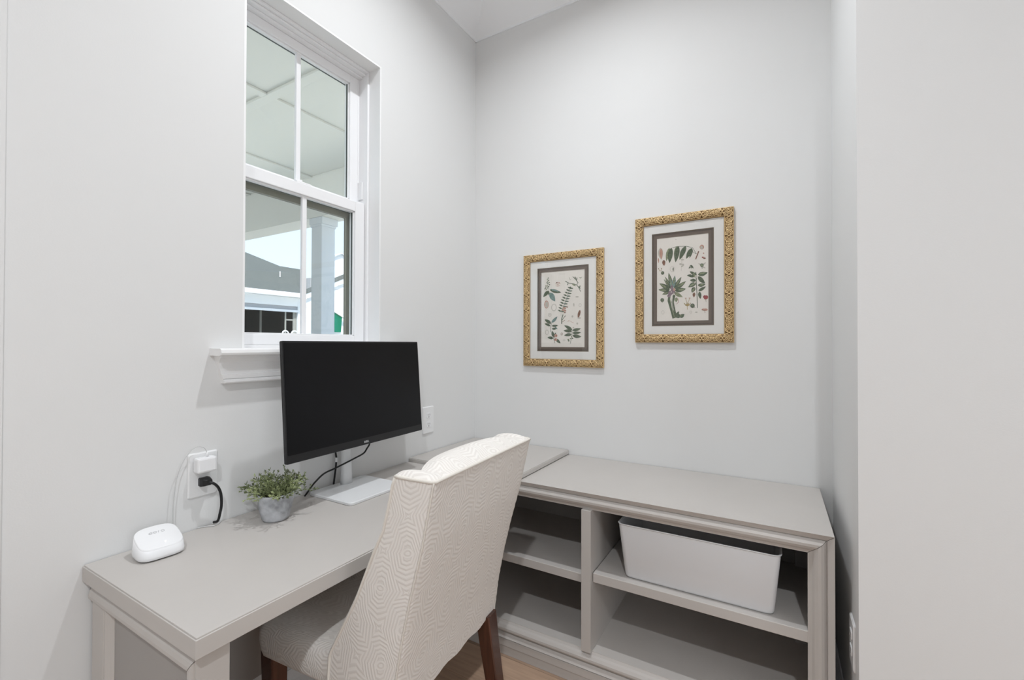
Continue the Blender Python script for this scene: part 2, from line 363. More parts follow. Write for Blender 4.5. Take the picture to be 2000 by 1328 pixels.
# stool and apron
st = []
for k, (yy, ins) in enumerate(((-1.4215, 0), (-0.633, 0))):
    st.append([(0, yy, 1.266), (.060, yy, 1.266), (.066, yy, 1.269), (.068, yy, 1.275), (.066, yy, 1.284), (.060, yy, 1.288), (0, yy, 1.288)])
MB().rings(st).build('stool', trim_m, win)
box('stool_inner', (-0.08, 0, WY0-e, WY1+e, 1.266, 1.288), trim_m, win)
prof = [(0, 1.266), (.045, 1.266), (.045, 1.262), (.032, 1.255), (.022, 1.244), (.018, 1.225), (.0175, 1.207), (.021, 1.2055), (.021, 1.193), (.018, 1.1915), (.022, 1.190), (.026, 1.186), (.027, 1.182), (.024, 1.178), (0, 1.178)]
rg = []
for k, s in ((0, -1), (1, 1)):
    rg.append([(p, (-1.4105-min(0, 0)+(0.022*(1-(z-1.178)/.088))) if k == 0 else (-0.644-(0.022*(1-(z-1.178)/.088))), z) for p, z in prof])
MB().rings(rg).build('apron', trim_m, win)
# ================================================================= DESK (peninsula along the left wall)
def moulding_ring(profile, origin, wdir, odir, pos, mitre):   # profile (w, proj); returns ring at pos(w)
    return [Vector(origin)+Vector(wdir)*w_+Vector(odir)*p_+Vector(pos(w_)) for w_, p_ in profile]
FRAMEP = [(0, -0.04), (0, 0.0), (0.017, -0.010), (0.019, -0.0145), (0.021, -0.011), (0.026, -0.004), (0.033, -0.0005), (0.041, -0.001), (0.050, -0.007), (0.056, -0.013), (0.061, -0.016), (0.0635, -0.0175), (0.066, -0.018), (0.066, -0.04)]
def frame_rail(p0, p1, wdir, odir, prof, mit0, mit1):
    """straight moulding from p0 to p1; wdir points inwards across the width; mit: how far each end shifts along the run per unit width"""
    p0, p1, wdir, odir = map(Vector, (p0, p1, wdir, odir)); d = (p1-p0).normalized()
    a = [p0+wdir*w_+odir*q_+d*(w_*mit0) for w_, q_ in prof]; b = [p1+wdir*w_+odir*q_-d*(w_*mit1+(0.0009 if mit1 else 0)) for w_, q_ in prof]
    return MB().rings([a, b])
DZ = 0.7455; DX = 0.563; DY0 = -1.714; DYS = -0.548; GX = 0.020
desk = thing('desk', (0.29, -1.13, 0), label='long greige painted desk running along the left wall under the window', cat='desk')
def edge_slab(dims, name, parent, m=paint_m):
    x0, x1, y0, y1, z0, z1 = dims
    mb = MB(); mb.box(x0, x1, y0, y1, z0, z1-0.0035, 0.0012).box(x0+.0025, x1-.0025, y0+.0025, y1-.0025, z1-0.0045, z1, 0.001)
    return mb.build(name, m, parent)
edge_slab((GX-.018, DX, DY0, DYS-.0008, DZ-0.041, DZ), 'desk_top', desk)
# end gable with a moulded frame facing the camera
gy = -1.700; gx0, gx1 = 0.012, 0.547; gt = DZ-0.041
LP = [(0, -0.02), (0, -0.004), (0.007, -0.004), (0.0075, -0.015), (0.0115, -0.015), (0.012, 0.0), (0.070, 0.0), (0.078, 0.0), (0.081, -0.003), (0.084, 0.0), (0.092, 0.001), (0.102, -0.006), (0.108, -0.012), (0.108, -0.02)]
TP = [(0, -0.02), (0, 0.006), (0.006, 0.005), (0.014, -0.001), (0.017, -0.004), (0.020, -0.001), (0.027, 0.003), (0.036, 0.005), (0.044, 0.0045), (0.048, 0.002), (0.050, 0.0005), (0.050, -0.02)]
RP = [(w_*0.84, p_) for w_, p_ in TP]
frame_rail((gx0, gy, gt), (gx1, gy, gt), (0, 0, -1), (0, -1, 0), TP, 0, 0.84).build('top_moulding', paint_m, desk)
frame_rail((gx0, gy, 0.002), (gx0, gy, gt-0.050), (1, 0, 0), (0, -1, 0), LP, 0, 0).build('stile', paint_m, desk)
frame_rail((gx1, gy, 0.002), (gx1, gy, gt), (-1, 0, 0), (0, -1, 0), RP, 0, 1.19).build('stile', paint_m, desk)
frame_rail((gx0+.108, gy, 0.002), (gx1-.042, gy, 0.002), (0, 0, 1), (0, -1, 0), [(0, -.02), (0, 0), (.09, 0), (.098, -.006), (.104, -.012), (.104, -.02)], 0, 0).build('bottom_rail', paint_m, desk)
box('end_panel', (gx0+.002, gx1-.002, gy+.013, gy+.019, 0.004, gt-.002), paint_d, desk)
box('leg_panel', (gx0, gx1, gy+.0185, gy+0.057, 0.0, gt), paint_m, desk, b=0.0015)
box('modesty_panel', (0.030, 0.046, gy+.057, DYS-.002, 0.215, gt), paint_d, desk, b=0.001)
box('support_cleat', (0.046, 0.50, DYS-.022, DYS-.003, 0.60, gt), paint_m, desk, b=0.001)
# ================================================================= BOOKCASE along the back wall
CX0, CX1, CY, CZ = 0.040, 1.6575, -0.528, 0.7385
bc = thing('bookcase', ((CX0+CX1)/2, -0.26, 0), label='low greige painted open bookcase with two bays along the back wall', cat='bookcase')
box('top_board', (CX0, CX1, CY+0.0402, -0.004, CZ-0.022, CZ), paint_m, bc, b=0.0012)
fz0 = 0.072
frame_rail((CX0, CY, CZ), (CX1, CY, CZ), (0, 0, -1), (0, -1, 0), FRAMEP, 1, 1).build('top_moulding', paint_m, bc)
frame_rail((CX1, CY, fz0), (CX1, CY, CZ), (-1, 0, 0), (0, -1, 0), FRAMEP, 1, 1).build('stile', paint_m, bc)
frame_rail((CX0, CY, fz0), (CX0, CY, CZ), (1, 0, 0), (0, -1, 0), FRAMEP, 1, 1).build('stile', paint_m, bc)
frame_rail((CX0, CY, fz0), (CX1, CY, fz0), (0, 0, 1), (0, -1, 0), FRAMEP, 1, 1).build('base_moulding', paint_m, bc)
m = MB().box(CX0, CX1, CY+.006, CY+.03, 0.0, fz0, .001).box(CX0, CX1, CY+.002, CY+.006, 0.038, fz0-.004, .0015)
m.build('plinth', paint_m, bc)
box('side_panel', (CX1-.022, CX1, CY+.0402, -0.004, 0, CZ-.022), paint_m, bc)
box('side_panel', (CX0, CX0+.022, CY+.0402, -0.004, 0, CZ-.022), paint_m, bc)
box('bottom_board', (CX0+.022, CX1-.022, CY+.0402, -0.012, 0.112, 0.1375), paint_m, bc)
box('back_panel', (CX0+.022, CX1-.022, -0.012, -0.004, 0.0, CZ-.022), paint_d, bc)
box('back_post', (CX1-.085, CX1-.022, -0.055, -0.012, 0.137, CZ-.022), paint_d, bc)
box('divider', (0.866, 0.904, CY+.001, -0.012, 0.137, CZ-.066), paint_m, bc, b=0.0012)
box('shelf', (0.9065, CX1-.0225, -0.508, -0.03, 0.398, 0.433), paint_m, bc, b=0.002)
box('shelf', (CX0+.0225, 0.8655, -0.508, -0.012, 0.384, 0.418), paint_m, bc, b=0.002)
# riser slab that brings the bookcase's left end up to desk height
rs = edge_slab((0.004, 0.593, DYS, -0.004, CZ+0.0035, 0.7625), 'riser_slab', None)
tag(rs, 'greige slab lying on the bookcase in the corner, level with the desk', 'tabletop')
box('foot_strip', (0.03, 0.583, DYS+.01, -0.01, CZ, CZ+0.0045), gap_m, rs)
# ================================================================= STORAGE BIN
def rrect(x0, x1, y0, y1, r, n=5):
    out = []
    for cx, cyy, a0 in ((x1-r, y1-r, 0), (x0+r, y1-r, PI/2), (x0+r, y0+r, PI), (x1-r, y0+r, 1.5*PI)):
        for k in range(n+1):
            a = a0+PI/2*k/n; out.append((cx+r*math.cos(a), cyy+r*math.sin(a)))
    return out
bin_ = thing('storage_bin', (1.265, -0.33, 0.433), label='white open plastic bin on the right-hand shelf of the bookcase', cat='bin')
def binring(t, ins, z): 
    x0 = 1.018+(-0.020)*t+ins; x1 = 1.503+(0.019)*t-ins; y0 = -0.475-0.020*t+ins; y1 = -0.175+0.012*t-ins
    return [(x, y, z) for x, y in rrect(x0, x1, y0, y1, 0.020)]
zb, zt = 0.4335, 0.636
R_ = [binring(0, 0.006, zb), binring(0.01, 0.001, zb+.004), binring(0.05, 0, zb+.010), binring(1, 0, zt-.003), binring(1, 0.001, zt), binring(1, 0.0035, zt), binring(0.98, 0.004, zt-.006), binring(0.05, 0.004, zb+.012), binring(0, 0.012, zb+.006)]
MB().rings(R_).build('bin_body', mat('white_bin_plastic', (0.72, 0.72, 0.73), 0.5, 0.35), bin_, smooth=True)
m = MB()
ys = -0.475-0.02
m.tube([(1.002, -0.30, zt-.008), (0.994, -0.30, zt-.002), (0.990, -0.31, zt-.010), (0.994, -0.32, zt-.022)], .0022, 6)
rim = [(x, y, zt) for x, y in rrect(0.998-.001, 1.522+.001, -0.495-.001, -0.163+.001, 0.021)]; rim.append(rim[0])
MB().tube(rim, 0.0024, 6, cap=False).build('rim', mat('white_bin_plastic', (0.72, 0.72, 0.73), 0.5), bin_, smooth=True)
# ================================================================= MONITOR
mon = thing('monitor', (0.11, -0.965, DZ), label='black-screened desktop monitor on a silver stand on the desk', cat='monitor')
base = [[(x, y, DZ+z) for x, y in rrect(0.022+i, 0.252-i, -1.094+i, -0.832-i, 0.016)] for z, i in ((0.0, .002), (.002, 0), (.009, 0), (.011, .002))]
MB().rings(base).build('stand_base', silver_m, mon)
pole = []
for z, x, rx, ry in ((DZ+.011, .052, .017, .0245), (DZ+.05, .051, .0155, .022), (DZ+.12, .049, .014, .020), (DZ+.36, .045, .014, .020)):
    pole.append([(x+rx*math.cos(a)*(abs(math.cos(a))**-0.3 if abs(math.cos(a)) > .02 else 1), -0.947+ry*math.sin(a), z) for a in [2*PI*k/20+.01 for k in range(20)]])
MB().rings(pole).build('stand_pole', silver_m, mon, smooth=True)
pc = Vector((0.160, -0.960, 1.118)); pyaw, ptilt = 0.044, 0.073; PW, PH = 0.66, 0.390
pn = Vector((math.cos(pyaw), math.sin(pyaw), 0)); pwv = Vector((-math.sin(pyaw), math.cos(pyaw), 0)); puv = Vector((0, 0, 1))*math.cos(ptilt)-pn*math.sin(ptilt); pn2 = pwv.cross(puv)
def P3(a, b, c): return pc+pwv*a+puv*b+pn2*c
def pring(w_, h_, c, r, y0=0.0): return [P3(a, b, c) for a, b in rrect(-w_/2, w_/2, -h_/2+y0, h_/2, r)]
MB().rings([pring(PW-.004, PH-.004, -.012, .004), pring(PW, PH, -.010, .005), pring(PW, PH, -.001, .005), pring(PW-.003, PH-.003, 0, .004)]).build('bezel', black_m, mon)
MB().rings([pring(PW-.012, PH-.012, -.0005, .002, 0.020), pring(PW-.012, PH-.012, 0.0008, .002, 0.020)]).build('screen', screen_m, mon)
MB().rings([pring(PW*.92, PH*.92, -.012, .01), pring(PW*.80, PH*.80, -.028, .02), pring(PW*.6, PH*.55, -.040, .02)]).build('rear_shell', silver_m, mon)
MB().box(0.058, 0.128, -0.985, -0.915, 1.06, 1.13, .004).build('mount_bracket', silver_m, mon)
# maker's name on the chin
def text_mesh(name, body, size, m, parent, org, ax, ay, nrm, extr=0.0003):
    cu = bpy.data.curves.new(name, 'FONT'); cu.body = body; cu.size = size; cu.extrude = extr; cu.align_x = 'CENTER'; cu.align_y = 'CENTER'; cu.resolution_u = 2
    t = bpy.data.objects.new(name, cu); COL.objects.link(t)
    dg = bpy.context.evaluated_depsgraph_get(); me = bpy.data.meshes.new_from_object(t.evaluated_get(dg))
    COL.objects.unlink(t); bpy.data.objects.remove(t)
    V = [Vector(org)+Vector(ax)*v.co.x+Vector(ay)*v.co.y+Vector(nrm)*(v.co.z+extr) for v in me.vertices]; F = [tuple(p.vertices) for p in me.polygons]
    return obj(name, V, F, m, parent)
text_mesh('maker_name', 'DELL', 0.0105, silver_m, mon, P3(0.004, -PH/2+.0105, 0.0002), pwv, puv, pn2)
# cables hanging from the monitor
def cable(name, pts, r, m, label, cat='cable', parent=None, lab=None):
    o = MB().tube(smooth_path(pts), r, 8).build(name, m, parent, smooth=True)
    if parent is None: tag(o, label, cat)
    return o
cable('video_cable', [(0.095, -0.874, 0.925), (0.075, -0.852, 0.895), (0.075, -0.866, 0.878), (0.077, -0.885, 0.863), (0.0785, -0.930, 0.853), (0.079, -0.985, 0.8425), (0.076, -1.022, 0.834), (0.066, -1.060, 0.823), (0.055, -1.087, 0.799), (0.046, -1.100, 0.780), (0.038, -1.108, 0.763), (0.030, -1.114, 0.7495)], 0.0033, black_m, 'black cable looping from under the monitor across its stand to the desk')
cable('power_cable', [(0.035, -0.986, 0.93), (0.030, -0.983, 0.895), (0.022, -0.974, 0.872), (0.020, -0.970, 0.858), (0.020, -0.970, 0.842), (0.020, -0.973, 0.811), (0.018, -0.977, 0.775), (0.016, -0.979, 0.7495)], 0.0036, black_m, 'black cable hanging straight down behind the monitor stand')
cl = MB().tube([(0.0204, -0.969, 0.857), (0.0204, -0.970, 0.840)], 0.0052, 10).build('cable_clip', whitepl_m, bpy.data.objects['power_cable'], smooth=False)
# ================================================================= PARSONS CHAIR
ch = thing('upholstered_chair', (0.85, -1.134, 0), math.atan2(0.9974, -0.0715), label='cream patterned upholstered chair with wing sides and dark legs pushed under the desk', cat='chair')
ZB, ZT = 0.428, 1.0
d0f = lambda z: lerp([.43, .54, .64, .73, .85, 1.0], [.122, .108, .088, .066, .033, 0], z)
dwf = lambda z: lerp([.43, .464, .532, .577, .686, .76, .815, .871, .94, .98, 1.0], [.337, .336, .330, .304, .242, .208, .183, .154, .135, .126, .118], z)
hwf = lambda z: lerp([.43, 1.0], [.2475, .2565], z)
WT = 0.041
def gf(s, z):            # front surface depth
    hw = hwf(z); a = abs(s); si = hw-WT
    pad = d0f(z)+0.072+0.040*(1-min(1, (a/si))**3) if z > .5 else d0f(z)+0.05
    if a <= si: return pad
    t = (a-si)/WT
    rise = min(1, t/0.28); rise = rise*rise*(3-2*rise)
    tip = dwf(z)+0.003-0.012*max(0, (t-0.5)/0.5)**3-0.008*max(0, (0.55-t)/0.55)**2
    return pad+(tip-pad)*rise
Scol = []
for k in range(-16, 17): Scol.append(k/16)
def sval(k, z):
    hw = hwf(z); a = abs(k); si = (hw-WT)/hw
    f = a/0.6*si if a <= 0.6 else si+(1-si)*((a-0.6)/0.4)
    return math.copysign(f*hw, k)
zl = [ZB+(ZT-ZB)*i/36 for i in range(37)]
def topz(s, k):          # k 0 back .. 1 front
    si = hwf(1)-WT; a = abs(s)
    if a < si: return 0.017*(1-(a/si)**4)*math.sin(min(1, k*1.15)*PI*0.66)+0.010*math.sin(k*PI)
    t = (a-si)/WT
    return 0.016*max(0, math.sin(k*PI))**.5*min(1, t*4)*(1 if t < .7 else 1-(t-.7)/.3*.8)
Vs = []; Fs = []; UV = []
def gridadd(rows):
    n0 = len(Vs); nr = len(rows); nc = len(rows[0])
    for r in rows:
        for v, uvv in r: Vs.append(v); UV.append(uvv)
    for i in range(nr-1):
        for j in range(nc-1): a = n0+i*nc+j; Fs.append((a, a+1, a+nc+1, a+nc))
# back face: bottom edge sags slightly
def backv(k, z):
    s = sval(k, z); bul = 0.008*(1-(k*k))*math.sin(PI*(z-ZB)/(ZT-ZB))
    rnd = 0.006*max(0, (abs(k)-.94)/.06)
    return (s, d0f(z)-bul+rnd, z+(-0.0035*(1 if z == ZB else 0)*math.sin(k*19)))
gridadd([[(backv(k, z), (sval(k, z)+0.013, z)) for k in Scol] for z in zl])
gridadd([[((sval(k, z), gf(sval(k, z), z), z), (sval(k, z)+0.3, z)) for k in Scol[::-1]] for z in zl])
for sg in (-1, 1):
    rows = []
    for z in zl:
        s = sg*hwf(z); a, b = d0f(z)+.006, gf(hwf(z), z)
        rows.append([((s+sg*0.004*math.sin(PI*j/6), a+(b-a)*j/6, z), (0.9+a+(b-a)*j/6, z)) for j in range(7)][::(-sg)])
    gridadd(rows)
rows = []
for k in Scol:
    s = sval(k, 1.0); a, b = backv(k, 1.0)[1], gf(s, 1.0)
    rows.append([((s, a+(b-a)*j/8, 1.0+topz(s, j/8)), (s+.5, 1.0+a+(b-a)*j/8)) for j in range(9)])
gridadd(rows)
rows = []
for k in Scol:
    s = sval(k, ZB); a, b = backv(k, ZB)[1], gf(s, ZB); rows.append([((s, a, backv(k, ZB)[2]), (s, a)), ((s, b, ZB), (s, b))][::-1])
gridadd(rows)
obj('back', Vs, Fs, fabric_m, ch, True, UV, local=True)
def pipe(name, pts, r=0.0042): return MB().tube([Vector(p) for p in pts], r, 8).build(name, piping_m, ch, smooth=True, local=True)
tp = []
for k in range(7): tp.append((-hwf(1)-.002*math.sin(k/6*PI), gf(hwf(1), 1)+(0.008-gf(hwf(1), 1))*k/6, 1.0+0.002))
for k in Scol[1:-1]: v = backv(k, 1.0); tp.append((v[0], v[1]-0.001, 1.002))
for k in range(7): tp.append((hwf(1)+.002*math.sin(k/6*PI), 0.008+(gf(hwf(1), 1)-0.008)*k/6, 1.002))
pipe('piping', tp)
for sg in (-1, 1):
    pipe('piping', [(sg*(hwf(z)+.0005), gf(hwf(z), z)-0.001, z) for z in zl], 0.0036)
    pipe('seam', [(sg*(hwf(z)-0.001), d0f(z)+0.002+0.0008*math.sin(z*400), z) for z in [ZB+(ZT-ZB)*i/60 for i in range(61)]], 0.0022)
# seat
Vs = []; Fs = []; UV = []
sw = 0.238; sd0, sd1 = 0.14, 0.622; NS = 24
def soutline(sc_, z, off=0.0):
    out = []
    pts = rrect(-sw+off, sw-off, sd0, sd1-off, 0.035, 6)
    return pts
rings = []
prof_s = [(0.012, 0.434), (0.003, 0.436), (0.0, 0.445), (-0.004, 0.475), (-0.003, 0.505), (0.004, 0.522), (0.018, 0.534), (0.05, 0.543), (0.11, 0.549)]
rg = []; uvs = []
for off, z in prof_s:
    pts = soutline(0, z, off); r = []
    for i, (x, y) in enumerate(pts):
        wob = 0.003*math.sin(i*1.9) if z < .437 else 0
        r.append((x, y, z+wob))
    rg.append(r)
mb = MB().rings(rg)
uvl = []
for off, z in prof_s:
    L_ = 0; pts = soutline(0, z, off); pr = pts[0]
    for (x, y) in pts:
        L_ += math.hypot(x-pr[0], y-pr[1]); pr = (x, y); uvl.append((L_, z+off*1.2))
obj('seat', mb.V, mb.F, fabric_m, ch, True, uvl, local=True)
def leg(pt, pb, wt, wb):
    rg = []
    for t in (0, .25, .5, .75, 1):
        c = Vector(pt).lerp(Vector(pb), t); c.y += 0.012*math.sin(t*PI)*(-1 if pt[1] > .3 else 1)*0.5; w_ = wt+(wb-wt)*t; h = w_/2
        rg.append([(c.x+dx*h, c.y+dy*h, c.z) for dx, dy in ((-1, -.86), (-.86, -1), (.86, -1), (1, -.86), (1, .86), (.86, 1), (-.86, 1), (-1, .86))])
    return MB().rings(rg).build('leg', wood_m, ch, local=True)
for sg in (-1, 1):
    leg((sg*.212, .136, .440), (sg*.222, .060, 0.0), .052, .036)
    leg((sg*.203, .590, .440), (sg*.208, .592, 0.0), .052, .036)
# ================================================================= PICTURES
SEG = [(-10, -19, 10, 19, 1.0), (-10, 19, 10, -19, 1.0)]
for a_ in ((7, 5, 15, 13), (11, 2, 20, 8), (17, 0, 26, 6), (16, 13, 25, 10), (24, 7, 32, 13), (26, 2, 35, 5), (33, 9, 40, 13), (35, 1, 40, 6), (8, 15, 15, 16)):
    for sx_ in (1, -1):
        for sy_ in (1, -1): SEG.append((a_[0]*sx_, a_[1]*sy_, a_[2]*sx_, a_[3]*sy_, 0.9))
SEG += [(39.5, 0, 43.5, 0, 1.0), (-43.5, 0, -39.5, 0, 1.0)]
def relief(t, v, seed):
    """carved lattice and acanthus relief, t metres along, v 0..1 across (0 outer edge)"""
    if v < 0.05: return 0.55
    if v > 0.88: return 0.7-0.5*(v-.88)/.12
    p = 83.0; x = ((t*1000+p/2) % p)-p/2; y = (v-.47)*39; h = 0
    for x0, y0, x1, y1, g in SEG:
        if x < min(x0, x1)-4 or x > max(x0, x1)+4: continue
        dx, dy = x1-x0, y1-y0; q = max(0, min(1, ((x-x0)*dx+(y-y0)*dy)/(dx*dx+dy*dy)))
        d = (x-x0-dx*q)**2+(y-y0-dy*q)**2
        if d < 16: h = max(h, g*math.exp(-d/3.0))
    return h
def rail_mesh(p0, p1, inw, wid, name, parent, seed):
    p0, p1, inw = Vector(p0), Vector(p1), Vector(inw); d = (p1-p0); L_ = d.length; d.normalize(); out = Vector((0, -1, 0))
    nt_ = int(L_/0.0018); nv = 22; V = []; A = []; F = []
    for i in range(nt_+1):
        for j in range(nv+1):
            v = j/nv; a = wid*v; t0 = a; t1 = L_-a; t = t0+(t1-t0)*i/nt_
            h = relief(t-L_/2, v, seed)
            crown = 0.007+0.010*math.sin(PI*min(1, 0.12+v*0.80))
            V.append(p0+d*t+inw*a+out*(crown+0.0055*h)); A.append(h)
    for i in range(nt_):
        for j in range(nv):
            a = i*(nv+1)+j; F.append((a, a+1, a+nv+2, a+nv+1))
    # outer and inner returns
    n0 = len(V)
    for i in range(nt_+1):
        t = L_*i/nt_; V.append(p0+d*t+out*0.0005); A.append(0.5)
    for i in range(nt_): F.append((i*(nv+1), (i+1)*(nv+1), n0+i+1, n0+i))
    n1 = len(V)
    for i in range(nt_+1):
        t = wid+(L_-2*wid)*i/nt_; V.append(p0+d*t+inw*wid+out*0.004); A.append(0.25)
    for i in range(nt_): a = i*(nv+1)+nv; F.append((a, n1+i, n1+i+1, a+nv+1))
    return obj(name, V, F, gold_m, parent, True, attr=A)
def flat_prim(mb, kind, a, conv, yy, th=0.0):
    if kind == 'leaf':
        x0, y0, x1, y1, w_ = a; dx, dy = x1-x0, y1-y0; L_ = math.hypot(dx, dy); nx, ny = -dy/L_, dx/L_; pts = []
        for i in range(9):
            t = i/8; ww = w_/2*math.sin(PI*t**0.8)**0.85; bend = 0.06*w_*math.sin(PI*t)
            pts.append((x0+dx*t+nx*(ww+bend), y0+dy*t+ny*(ww+bend)))
        for i in range(7, 0, -1):
            t = i/8; ww = w_/2*math.sin(PI*t**0.8)**0.85; bend = 0.06*w_*math.sin(PI*t)
            pts.append((x0+dx*t-nx*(ww-bend), y0+dy*t-ny*(ww-bend)))
        P = [conv(*p) for p in pts]; mb.add([(x, yy, z) for x, z in P], [tuple(range(len(P)))])
    elif kind == 'dot':
        x, y, rx, ry = a; P = [conv(x+rx*math.cos(2*PI*k/12), y+ry*math.sin(2*PI*k/12)) for k in range(12)]
        mb.add([(x_, yy, z_) for x_, z_ in P], [tuple(range(12))])
    elif kind == 'ring':
        x, y, rx, ry, w_ = a; V = []; n = 16
        for k in range(n):
            for q in (0, w_): X_, Z_ = conv(x+(rx-q)*math.cos(2*PI*k/n), y+(ry-q)*math.sin(2*PI*k/n)); V.append((X_, yy, Z_))
        mb.add(V, [(2*k, 2*k+1, (2*k+3) % (2*n), (2*k+2) % (2*n)) for k in range(n)])
    elif kind == 'line':
        pts, w_ = a; V = []
        for i, p in enumerate(pts):
            q0 = pts[max(i-1, 0)]; q1 = pts[min(i+1, len(pts)-1)]; dx, dy = q1[0]-q0[0], q1[1]-q0[1]; L_ = math.hypot(dx, dy) or 1
            for sg in (-1, 1): X_, Z_ = conv(p[0]-sg*dy/L_*w_/2, p[1]+sg*dx/L_*w_/2); V.append((X_, yy, Z_))
        mb.add(V, [(2*i, 2*i+1, 2*i+3, 2*i+2) for i in range(len(pts)-1)])
def picture(x0, x1, z0, z1, label, corners, art, mats_, fw_=0.039):
    pic = thing('framed_picture', ((x0+x1)/2, 0, z0), label=label, cat='picture')
    y_ = -0.001
    cs = [(x0, y_, z0), (x1, y_, z0), (x1, y_, z1), (x0, y_, z1)]; ins = [(0, 0, 1), (-1, 0, 0), (0, 0, -1), (1, 0, 0)]
    for i in range(4): rail_mesh(cs[i], cs[(i+1) % 4], ins[i], fw_, 'frame_rail', pic, i)
    a = fw_
    box('backing_board', (x0+.004, x1-.004, -0.0045, -0.0005, z0+.004, z1-.004), brownmat_m, pic)
    ml, mr, mt, mb_ = mats_; b = 0.0225
    X0, X1, Z0, Z1 = x0+a+ml, x1-a-mr, z0+a+mb_, z1-a-mt      # brown mat outer
    def frame(xo0, xo1, zo0, zo1, xi0, xi1, zi0, zi1, ya, yb):
        return MB().box(xo0, xi0, ya, yb, zo0, zo1).box(xi1, xo1, ya, yb, zo0, zo1).box(xi0, xi1, ya, yb, zo0, zi0).box(xi0, xi1, ya, yb, zi1, zo1)
    frame(x0+a-.003, x1-a+.003, z0+a-.003, z1-a+.003, X0, X1, Z0, Z1, -0.0085, -0.0045).build('outer_mat', matboard_m, pic)
    frame(X0, X1, Z0, Z1, X0+b, X1-b, Z0+b, Z1-b, -0.0068, -0.0045).build('inner_mat', brownmat_m, pic)
    mb = MB(); n = 0
    def bead(x, z):
        mb.box(x-.0011, x+.0011, -0.0092, -0.0066, z-.0011, z+.0011)
    q = Z0+.002
    while q < Z1: bead(X0+.0015, q); bead(X1-.0015, q); q += 0.0042
    q = X0+.002
    while q < X1: bead(q, Z0+.0015); bead(q, Z1-.0015); q += 0.0042
    bo = mb.build('beading', bead_m, pic); bo['kind'] = 'stuff'
    mb = frame(X0+.0065, X1-.0065, Z0+.0065, Z1-.0065, X0+.0085, X1-.0085, Z0+.0085, Z1-.0085, -0.0074, -0.0067); mb.build('mat_groove', mat('dark_taupe_groove', (0.07, 0.055, 0.045), 0.6), pic)
    px0, px1, pz0, pz1 = X0+b, X1-b, Z0+b, Z1-b
    pr = box('print', (px0, px1, -0.0052, -0.0045, pz0, pz1), paper_m, pic)
    (ax, ay), (bx_, by), (cx, cyy), (dx, dy) = corners      # TL TR BR BL in sketch coordinates
    def conv(x, y):
        u = .5; v = .5
        for _ in range(6):
            tx = ax+(bx_-ax)*u; ty = ay+(by-ay)*u; bx2 = dx+(cx-dx)*u; by2 = dy+(cyy-dy)*u
            v = (y-ty)/(by2-ty); lx = ax+(dx-ax)*v; rx = bx_+(cx-bx_)*v; u = (x-lx)/(rx-lx)
        return px0+(px1-px0)*u, pz1-(pz1-pz0)*v
    layers = {}
    for n_, (ink, kind, a_) in enumerate(art):
        layers.setdefault(ink, MB()); flat_prim(layers[ink], kind, a_, conv, -0.00535-0.0000040*n_)
    names = {'g': 'printed_green_leaves', 'l': 'printed_light_leaves', 't': 'printed_blue_green_leaves', 'b': 'printed_brown_stems', 'p': 'printed_pink_blooms', 'r': 'printed_red_bloom', 'v': 'printed_purple_stems', 'f': 'printed_faint_sketches', 'y': 'printed_ochre_seeds'}
    for k, mbb in layers.items(): mbb.build(names[k], INK[k], pr)['kind'] = 'stuff'
    box('glass', (x0+a-.002, x1-a+.002, -0.0104, -0.0096, z0+a-.002, z1-a+.002), picglass_m, pic)
    return pic
Lf, Dt, Rg, Ln = 'leaf', 'dot', 'ring', 'line'
artR = [('f', Ln, ([(430, 380), (415, 430), (420, 480), (412, 580)], 5)), ('f', Dt, (400, 490, 18, 14)), ('f', Dt, (435, 500, 15, 18)), ('f', Dt, (425, 430, 24, 10)), ('l', Dt, (420, 520, 9, 7)),
 ('g', Ln, ([(280, 272), (330, 256), (390, 250), (480, 250), (560, 268), (615, 355)], 6)), ('g', Ln, ([(560, 322), (615, 355)], 5)), ('b', Ln, ([(645, 315), (605, 425)], 15)),
 ('l', Lf, (240, 270, 200, 450, 52)), ('g', Lf, (268, 268, 245, 476, 72)), ('l', Lf, (350, 243, 325, 440, 60)), ('g', Lf, (366, 246, 330, 466, 74)), ('g', Lf, (470, 246, 385, 432, 66)), ('g', Lf, (556, 274, 476, 420, 58)), ('g', Lf, (562, 290, 522, 410, 34)),
 ('f', Lf, (112, 268, 126, 430, 74)), ('p', Lf, (120, 278, 130, 425, 48)), ('p', Lf, (84, 405, 92, 475, 18)), ('b', Lf, (163, 432, 170, 512, 46)),
 ('p', Dt, (685, 262, 30, 32)), ('f', Dt, (682, 270, 18, 22)), ('p', Dt, (710, 345, 10, 9)), ('r', Dt, (700, 400, 14, 10)), ('b', Dt, (722, 412, 18, 11)), ('p', Dt, (716, 400, 8, 7)),
 ('f', Lf, (690, 510, 745, 465, 22)), ('f', Lf, (690, 510, 640, 480, 20)), ('f', Lf, (690, 520, 742, 545, 18)), ('g', Dt, (690, 505, 24, 24)), ('l', Dt, (690, 505, 12, 12)), ('g', Ln, ([(690, 525), (695, 552)], 7)),
 ('g', Lf, (545, 500, 515, 555, 20)), ('g', Lf, (545, 500, 580, 550, 22)), ('g', Lf, (545, 500, 548, 555, 16)), ('f', Dt, (530, 520, 10, 8)),
 ('f', Rg, (288, 556, 34, 38, 4)), ('g', Lf, (300, 530, 300, 590, 16)), ('g', Dt, (150, 607, 24, 24)), ('l', Dt, (145, 600, 8, 10)), ('y', Ln, ([(90, 548), (105, 580), (130, 575), (132, 545)], 6)), ('b', Dt, (90, 548, 7, 6)), ('b', Dt, (132, 544, 7, 6))]
cxx, cyy_ = 292, 850
